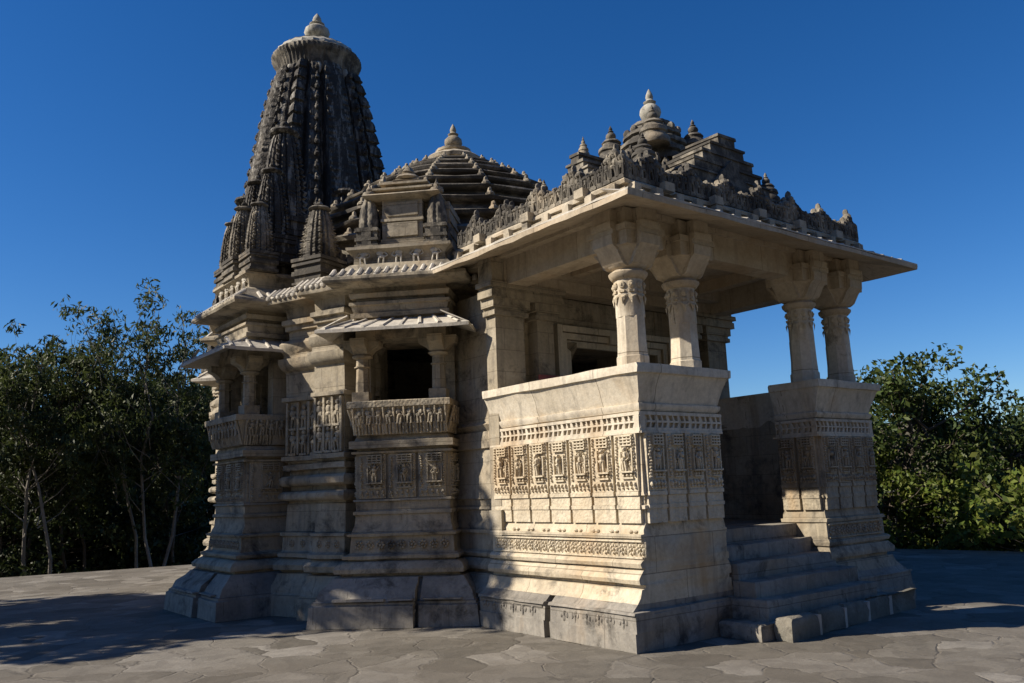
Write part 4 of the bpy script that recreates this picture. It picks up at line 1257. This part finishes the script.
# ------------------------------------------------------------------ vegetation
def leaves(name, centres, n, size, mat, parent, origin, aspect=.45, droop=0.3, seed=0):
    rng = np.random.default_rng(seed)
    C_ = np.array(centres)             # rows: x,y,z,r
    w = C_[:, 3]**2; idx = rng.choice(len(C_), n, p=w/w.sum())
    d = rng.normal(size=(n, 3)); d /= np.linalg.norm(d, axis=1)[:, None]
    rr = C_[idx, 3]*(.35+.65*rng.random(n)**.5)
    p = C_[idx, :3]+d*rr[:, None]*np.array([1, 1, .75])
    ax = rng.normal(size=(n, 3)); ax[:, 2] -= droop*1.5; ax /= np.linalg.norm(ax, axis=1)[:, None]
    t = rng.normal(size=(n, 3)); t -= (t*ax).sum(1)[:, None]*ax; t /= np.linalg.norm(t, axis=1)[:, None]
    s = size*(.6+.8*rng.random(n))
    L = ax*s[:, None]; Wd = t*(s*aspect)[:, None]
    nn = np.cross(ax, t)*(s*.12)[:, None]
    V = np.stack([p-L*.5, p+Wd*.5-nn*.0+nn, p+L*.5, p-Wd*.5+nn], axis=1).reshape(-1, 3)
    V = V-np.array(origin)
    me = bpy.data.meshes.new(name)
    me.vertices.add(len(V)); me.vertices.foreach_set('co', V.ravel())
    me.loops.add(4*n); me.loops.foreach_set('vertex_index', np.arange(4*n, dtype=np.int32))
    me.polygons.add(n); me.polygons.foreach_set('loop_start', np.arange(0, 4*n, 4, dtype=np.int32)); me.polygons.foreach_set('loop_total', np.full(n, 4, dtype=np.int32))
    me.update(calc_edges=True); me.validate(); me.materials.append(mat)
    o = bpy.data.objects.new(name, me); COL.objects.link(o); o.parent = parent
    return o

def tree(kind, label, cat, group, loc, H, W, leafn, leafs, lmat, bmat, seed, trunk_h=.35, nb=9, sub=5, trunk_r=.12, forks=1, zmin=.3, spread=1.0, clump=.16, aspect=.45, droop=.3):
    """trunk(s) that fork into limbs; leaf clumps sit on the limb ends"""
    rnd = random.Random(seed)
    root = empty(kind, loc); tag(root, label, cat, group)
    tb = MB(); cents = []
    for f in range(forks):
        a0 = rnd.uniform(0, 6.28); lean = .06*H*(forks > 1)+.02*H
        base = Vector((rnd.uniform(-.15, .15)*(forks > 1)*W, rnd.uniform(-.15, .15)*(forks > 1)*W, 0))
        top = base+Vector((math.cos(a0)*lean, math.sin(a0)*lean, H*trunk_h))
        # trunk in three bends going nearly to the top
        pts = [base, base.lerp(top, .5)+Vector((rnd.uniform(-.03, .03)*H, rnd.uniform(-.03, .03)*H, 0)), top]
        q = top
        for k in range(3):
            q = q+Vector((rnd.uniform(-.06, .06)*H, rnd.uniform(-.06, .06)*H, H*(1-trunk_h)*.27)); pts.append(q)
        rad_ = trunk_r
        for k in range(len(pts)-1):
            r1 = trunk_r*(1-.85*(k+1)/(len(pts)-1)); tb.tube(pts[k], pts[k+1], rad_, r1, 8); rad_ = r1
        cents.append((*pts[-1], clump*H*.8))
        for b in range(nb):
            t = rnd.random(); zf = zmin+(0.97-zmin)*((b+rnd.random())/nb)
            hz = zf*H
            # point on trunk at that height
            s0 = pts[0]
            for k in range(len(pts)-1):
                if pts[k].z <= hz <= pts[k+1].z:
                    s0 = pts[k].lerp(pts[k+1], (hz-pts[k].z)/(pts[k+1].z-pts[k].z+1e-6)); break
            else: s0 = pts[-1]
            st_ = s0-Vector((0, 0, min(.12*H, s0.z*.3)))
            a = rnd.uniform(0, 6.28)
            reach = W*.5*spread*math.sin(math.pi*min(1, max(.12, (zf-zmin*.6)/(1.08-zmin*.6))))**.6*rnd.uniform(.55, 1.1)
            e = Vector((st_.x+math.cos(a)*reach, st_.y+math.sin(a)*reach, hz+rnd.uniform(-.02, .06)*H))
            mid = st_.lerp(e, .5)+Vector((0, 0, -.03*H*rnd.random()))
            tb.tube(st_, mid, trunk_r*.30, trunk_r*.19, 6); tb.tube(mid, e, trunk_r*.19, trunk_r*.07, 5)
            for k in range(sub):
                c = mid.lerp(e, .3+.75*rnd.random())+Vector((rnd.gauss(0, .06)*W, rnd.gauss(0, .06)*W, rnd.gauss(0, .045)*H))
                tb.tube(mid.lerp(e, .6), c, trunk_r*.08, trunk_r*.03, 4)
                cents.append((*c, clump*H*rnd.uniform(.35, .75)))
    build('trunk', tb, bmat, root, jit=0)
    leaves('crown', cents, leafn, leafs, lmat, root, (0, 0, 0), aspect, droop, seed)
    return root

G0 = -1.9
GT = 'trees beyond the terrace'
def T(deg, d): x, y = polar(deg, d); return (x, y, G0)
# left wood: tall pale-stemmed trees in front, dark dense ones around
left_tall = [(-23.4, 29.5, 9.7, 3.6, 'tall slender pale trunked tree, tallest of the wood, nearest the temple tower'),
             (-26.2, 30.5, 8.7, 3.6, 'feathery dark stemmed tree next to the tallest one of the wood'),
             (-28.4, 29, 8.0, 3.4, 'slim feathery tree of middle height in the wood, with bare pale stems'),
             (-30.8, 30.5, 8.4, 3.8, 'feathery tree with thin stems at the far edge of the wood'),
             (-21.2, 31, 8.0, 3.2, 'slim leafy tree beside the temple awning')]
for i, (dg, d, H, W, lb) in enumerate(left_tall):
    tree('eucalyptus_tree', lb, 'tree', GT, T(dg, d), H, W, 8000, .19, M_LEAFE, M_PBARK if i in (0, 2) else M_BARK, 40+i, .50, 16, 6, .06, 3 if i == 0 else 2, .45, 1.05, .062, .30, .7)
left_dark = [(-33.0, 35, 8.6, 7.5, 'dark dense tree filling the outer edge of the wood'),
             (-29.2, 37, 8.0, 7, 'broad dark tree behind the slim feathery tree of middle height'),
             (-25.4, 36, 8.0, 7, 'dark rounded tree behind the two tallest feathery trees'),
             (-22.0, 38, 8.4, 6.5, 'dark tree whose low crown touches the temple wall'),
             (-19.4, 40, 8.6, 6.5, 'dark tree partly hidden behind the temple wall')]
for i, (dg, d, H, W, lb) in enumerate(left_dark):
    tree('broadleaf_tree', lb, 'tree', GT, T(dg, d), H, W, 17000, .24, M_LEAFD, M_BARK, 60+i, .3, 20, 8, .14, 3, .08, 1.05, .115, .5, .2)
for i, (dg, d, H, W, lb) in enumerate([(-31.5, 31.5, 3.6, 6.5, 'low dark scrub bush at the outer end of the wood'),
                                       (-27.0, 32, 3.4, 6.5, 'low dark scrub bush between the bare stems of the wood'),
                                       (-22.8, 32.5, 3.6, 6.5, 'low dark scrub bush under the wood beside the temple wall')]):
    tree('bush', lb, 'bush', 'bushes beyond the terrace', T(dg, d), H, W, 7000, .20, M_LEAFD, M_BARK, 80+i, .25, 14, 6, .05, 4, .06, 1.1, .17, .5, .1)
# right: big leafy tree and brighter shrubs
tree('broadleaf_tree', 'large leafy green tree right behind the shaded terrace corner beside the porch', 'tree', GT, T(25.4, 23.5), 6.2, 5.0, 26000, .145, M_LEAFB, M_BARK, 95, .25, 20, 7, .12, 3, .12, 1.0, .13, .5, .3)
tree('broadleaf_tree', 'leafy tree overlapping the large green tree on its far side', 'tree', GT, T(31.5, 26), 5.2, 5.4, 15000, .16, M_LEAFB, M_BARK, 96, .25, 16, 6, .10, 3, .10, 1.0, .15, .5, .3)
tree('broadleaf_tree', 'broad olive green tree standing farthest from the porch behind the bright shrubs', 'tree', GT, T(33.5, 29), 5.0, 6.5, 12000, .18, M_LEAFB, M_BARK, 99, .25, 18, 7, .10, 3, .08, 1.0, .14, .5, .3)
tree('bush', 'bright yellow green leafy shrub low between the porch and the large tree', 'bush', 'bushes beyond the terrace', T(23.6, 22.0), 3.9, 3.0, 7500, .14, M_LEAFL, M_BARK, 97, .25, 12, 5, .05, 3, .05, 1.0, .16, .55, .2)
tree('bush', 'bright large leaved shrub at the terrace edge under the leafy tree', 'bush', 'bushes beyond the terrace', T(30.8, 21.0), 3.5, 3.2, 5000, .17, M_LEAFL, M_BARK, 98, .25, 12, 5, .05, 3, .05, 1.0, .16, .55, .2)
# trees outside the frame whose shade falls on the terrace and the foot of the temple
SHADE = [(-8.7, 9.45, 9.8, 4.0, 7), (-10.4, 11.8, 8.6, 5.4, 8), (-13.2, 13.6, 8.6, 6.0, 9)]
for i, (x, y, H, W, sd) in enumerate(SHADE):
    tree('broadleaf_tree', ('spreading tree on the terrace whose shade reaches the temple base', 'tall tree at the terrace corner shading the far paving', 'leafy tree on the terrace shading the middle of the paving')[i], 'tree', GT, (x, y, 0.0), H, W, 6500, .34, M_LEAFD, M_BARK, 200+sd, .35, 15, 6, .18, 1, .35, 1.05, .12, .5, .2)

# ------------------------------------------------------------------ light, sky, camera
AZ = R(28); EL = R(35.4)
to_sun = Vector((-math.cos(AZ)*math.cos(EL), math.sin(AZ)*math.cos(EL), math.sin(EL)))
sun = bpy.data.lights.new('sun', 'SUN'); sun.energy = 5.0; sun.angle = R(.53); sun.color = (1.0, .90, .76)
so = bpy.data.objects.new('sun', sun); COL.objects.link(so); so.rotation_euler = to_sun.to_track_quat('Z', 'Y').to_euler(); so.location = to_sun*60
w = bpy.data.worlds.new('World'); scene.world = w; w.use_nodes = True
t = w.node_tree; t.nodes.clear()
sky = t.nodes.new('ShaderNodeTexSky'); sky.sky_type = 'NISHITA'; sky.sun_disc = False
sky.sun_elevation = EL; sky.sun_rotation = math.atan2(to_sun.x, to_sun.y)
sky.altitude = 600; sky.air_density = 1.0; sky.dust_density = .2; sky.ozone_density = 6.0
bg = t.nodes.new('ShaderNodeBackground'); bg.inputs[1].default_value = .074
wo = t.nodes.new('ShaderNodeOutputWorld'); hs = t.nodes.new('ShaderNodeHueSaturation'); hs.inputs['Hue'].default_value = .507; hs.inputs['Saturation'].default_value = 1.24; t.links.new(sky.outputs[0], hs.inputs['Color']); t.links.new(hs.outputs[0], bg.inputs[0]); t.links.new(bg.outputs[0], wo.inputs[0])

cam = bpy.data.cameras.new('camera'); cam.sensor_width = 36; cam.lens = 840.15/1024*36; cam.clip_end = 6000; cam.clip_start = .05
oc = bpy.data.objects.new('camera', cam); COL.objects.link(oc); scene.camera = oc
RC = [[0.7912096, -0.0783269, -0.6065082], [-0.6105258, -0.1584042, -0.7759938], [-0.0352923, 0.9842627, -0.1731515]]
# columns of the camera's rotation: right, up, back in world axes
M = Matrix(((RC[0][0], RC[0][1], RC[0][2], -6.0214), (RC[1][0], RC[1][1], RC[1][2], -6.0012), (RC[2][0], RC[2][1], RC[2][2], 1.6), (0, 0, 0, 1)))
oc.matrix_world = M

scene.render.engine = 'CYCLES'
scene.cycles.use_denoising = True
scene.cycles.max_bounces = 6; scene.cycles.diffuse_bounces = 3; scene.cycles.glossy_bounces = 2; scene.cycles.transmission_bounces = 3; scene.cycles.transparent_max_bounces = 4
scene.view_settings.view_transform = 'Standard'; scene.view_settings.look = 'None'
scene.view_settings.exposure = 0.6; scene.view_settings.gamma = 1.0
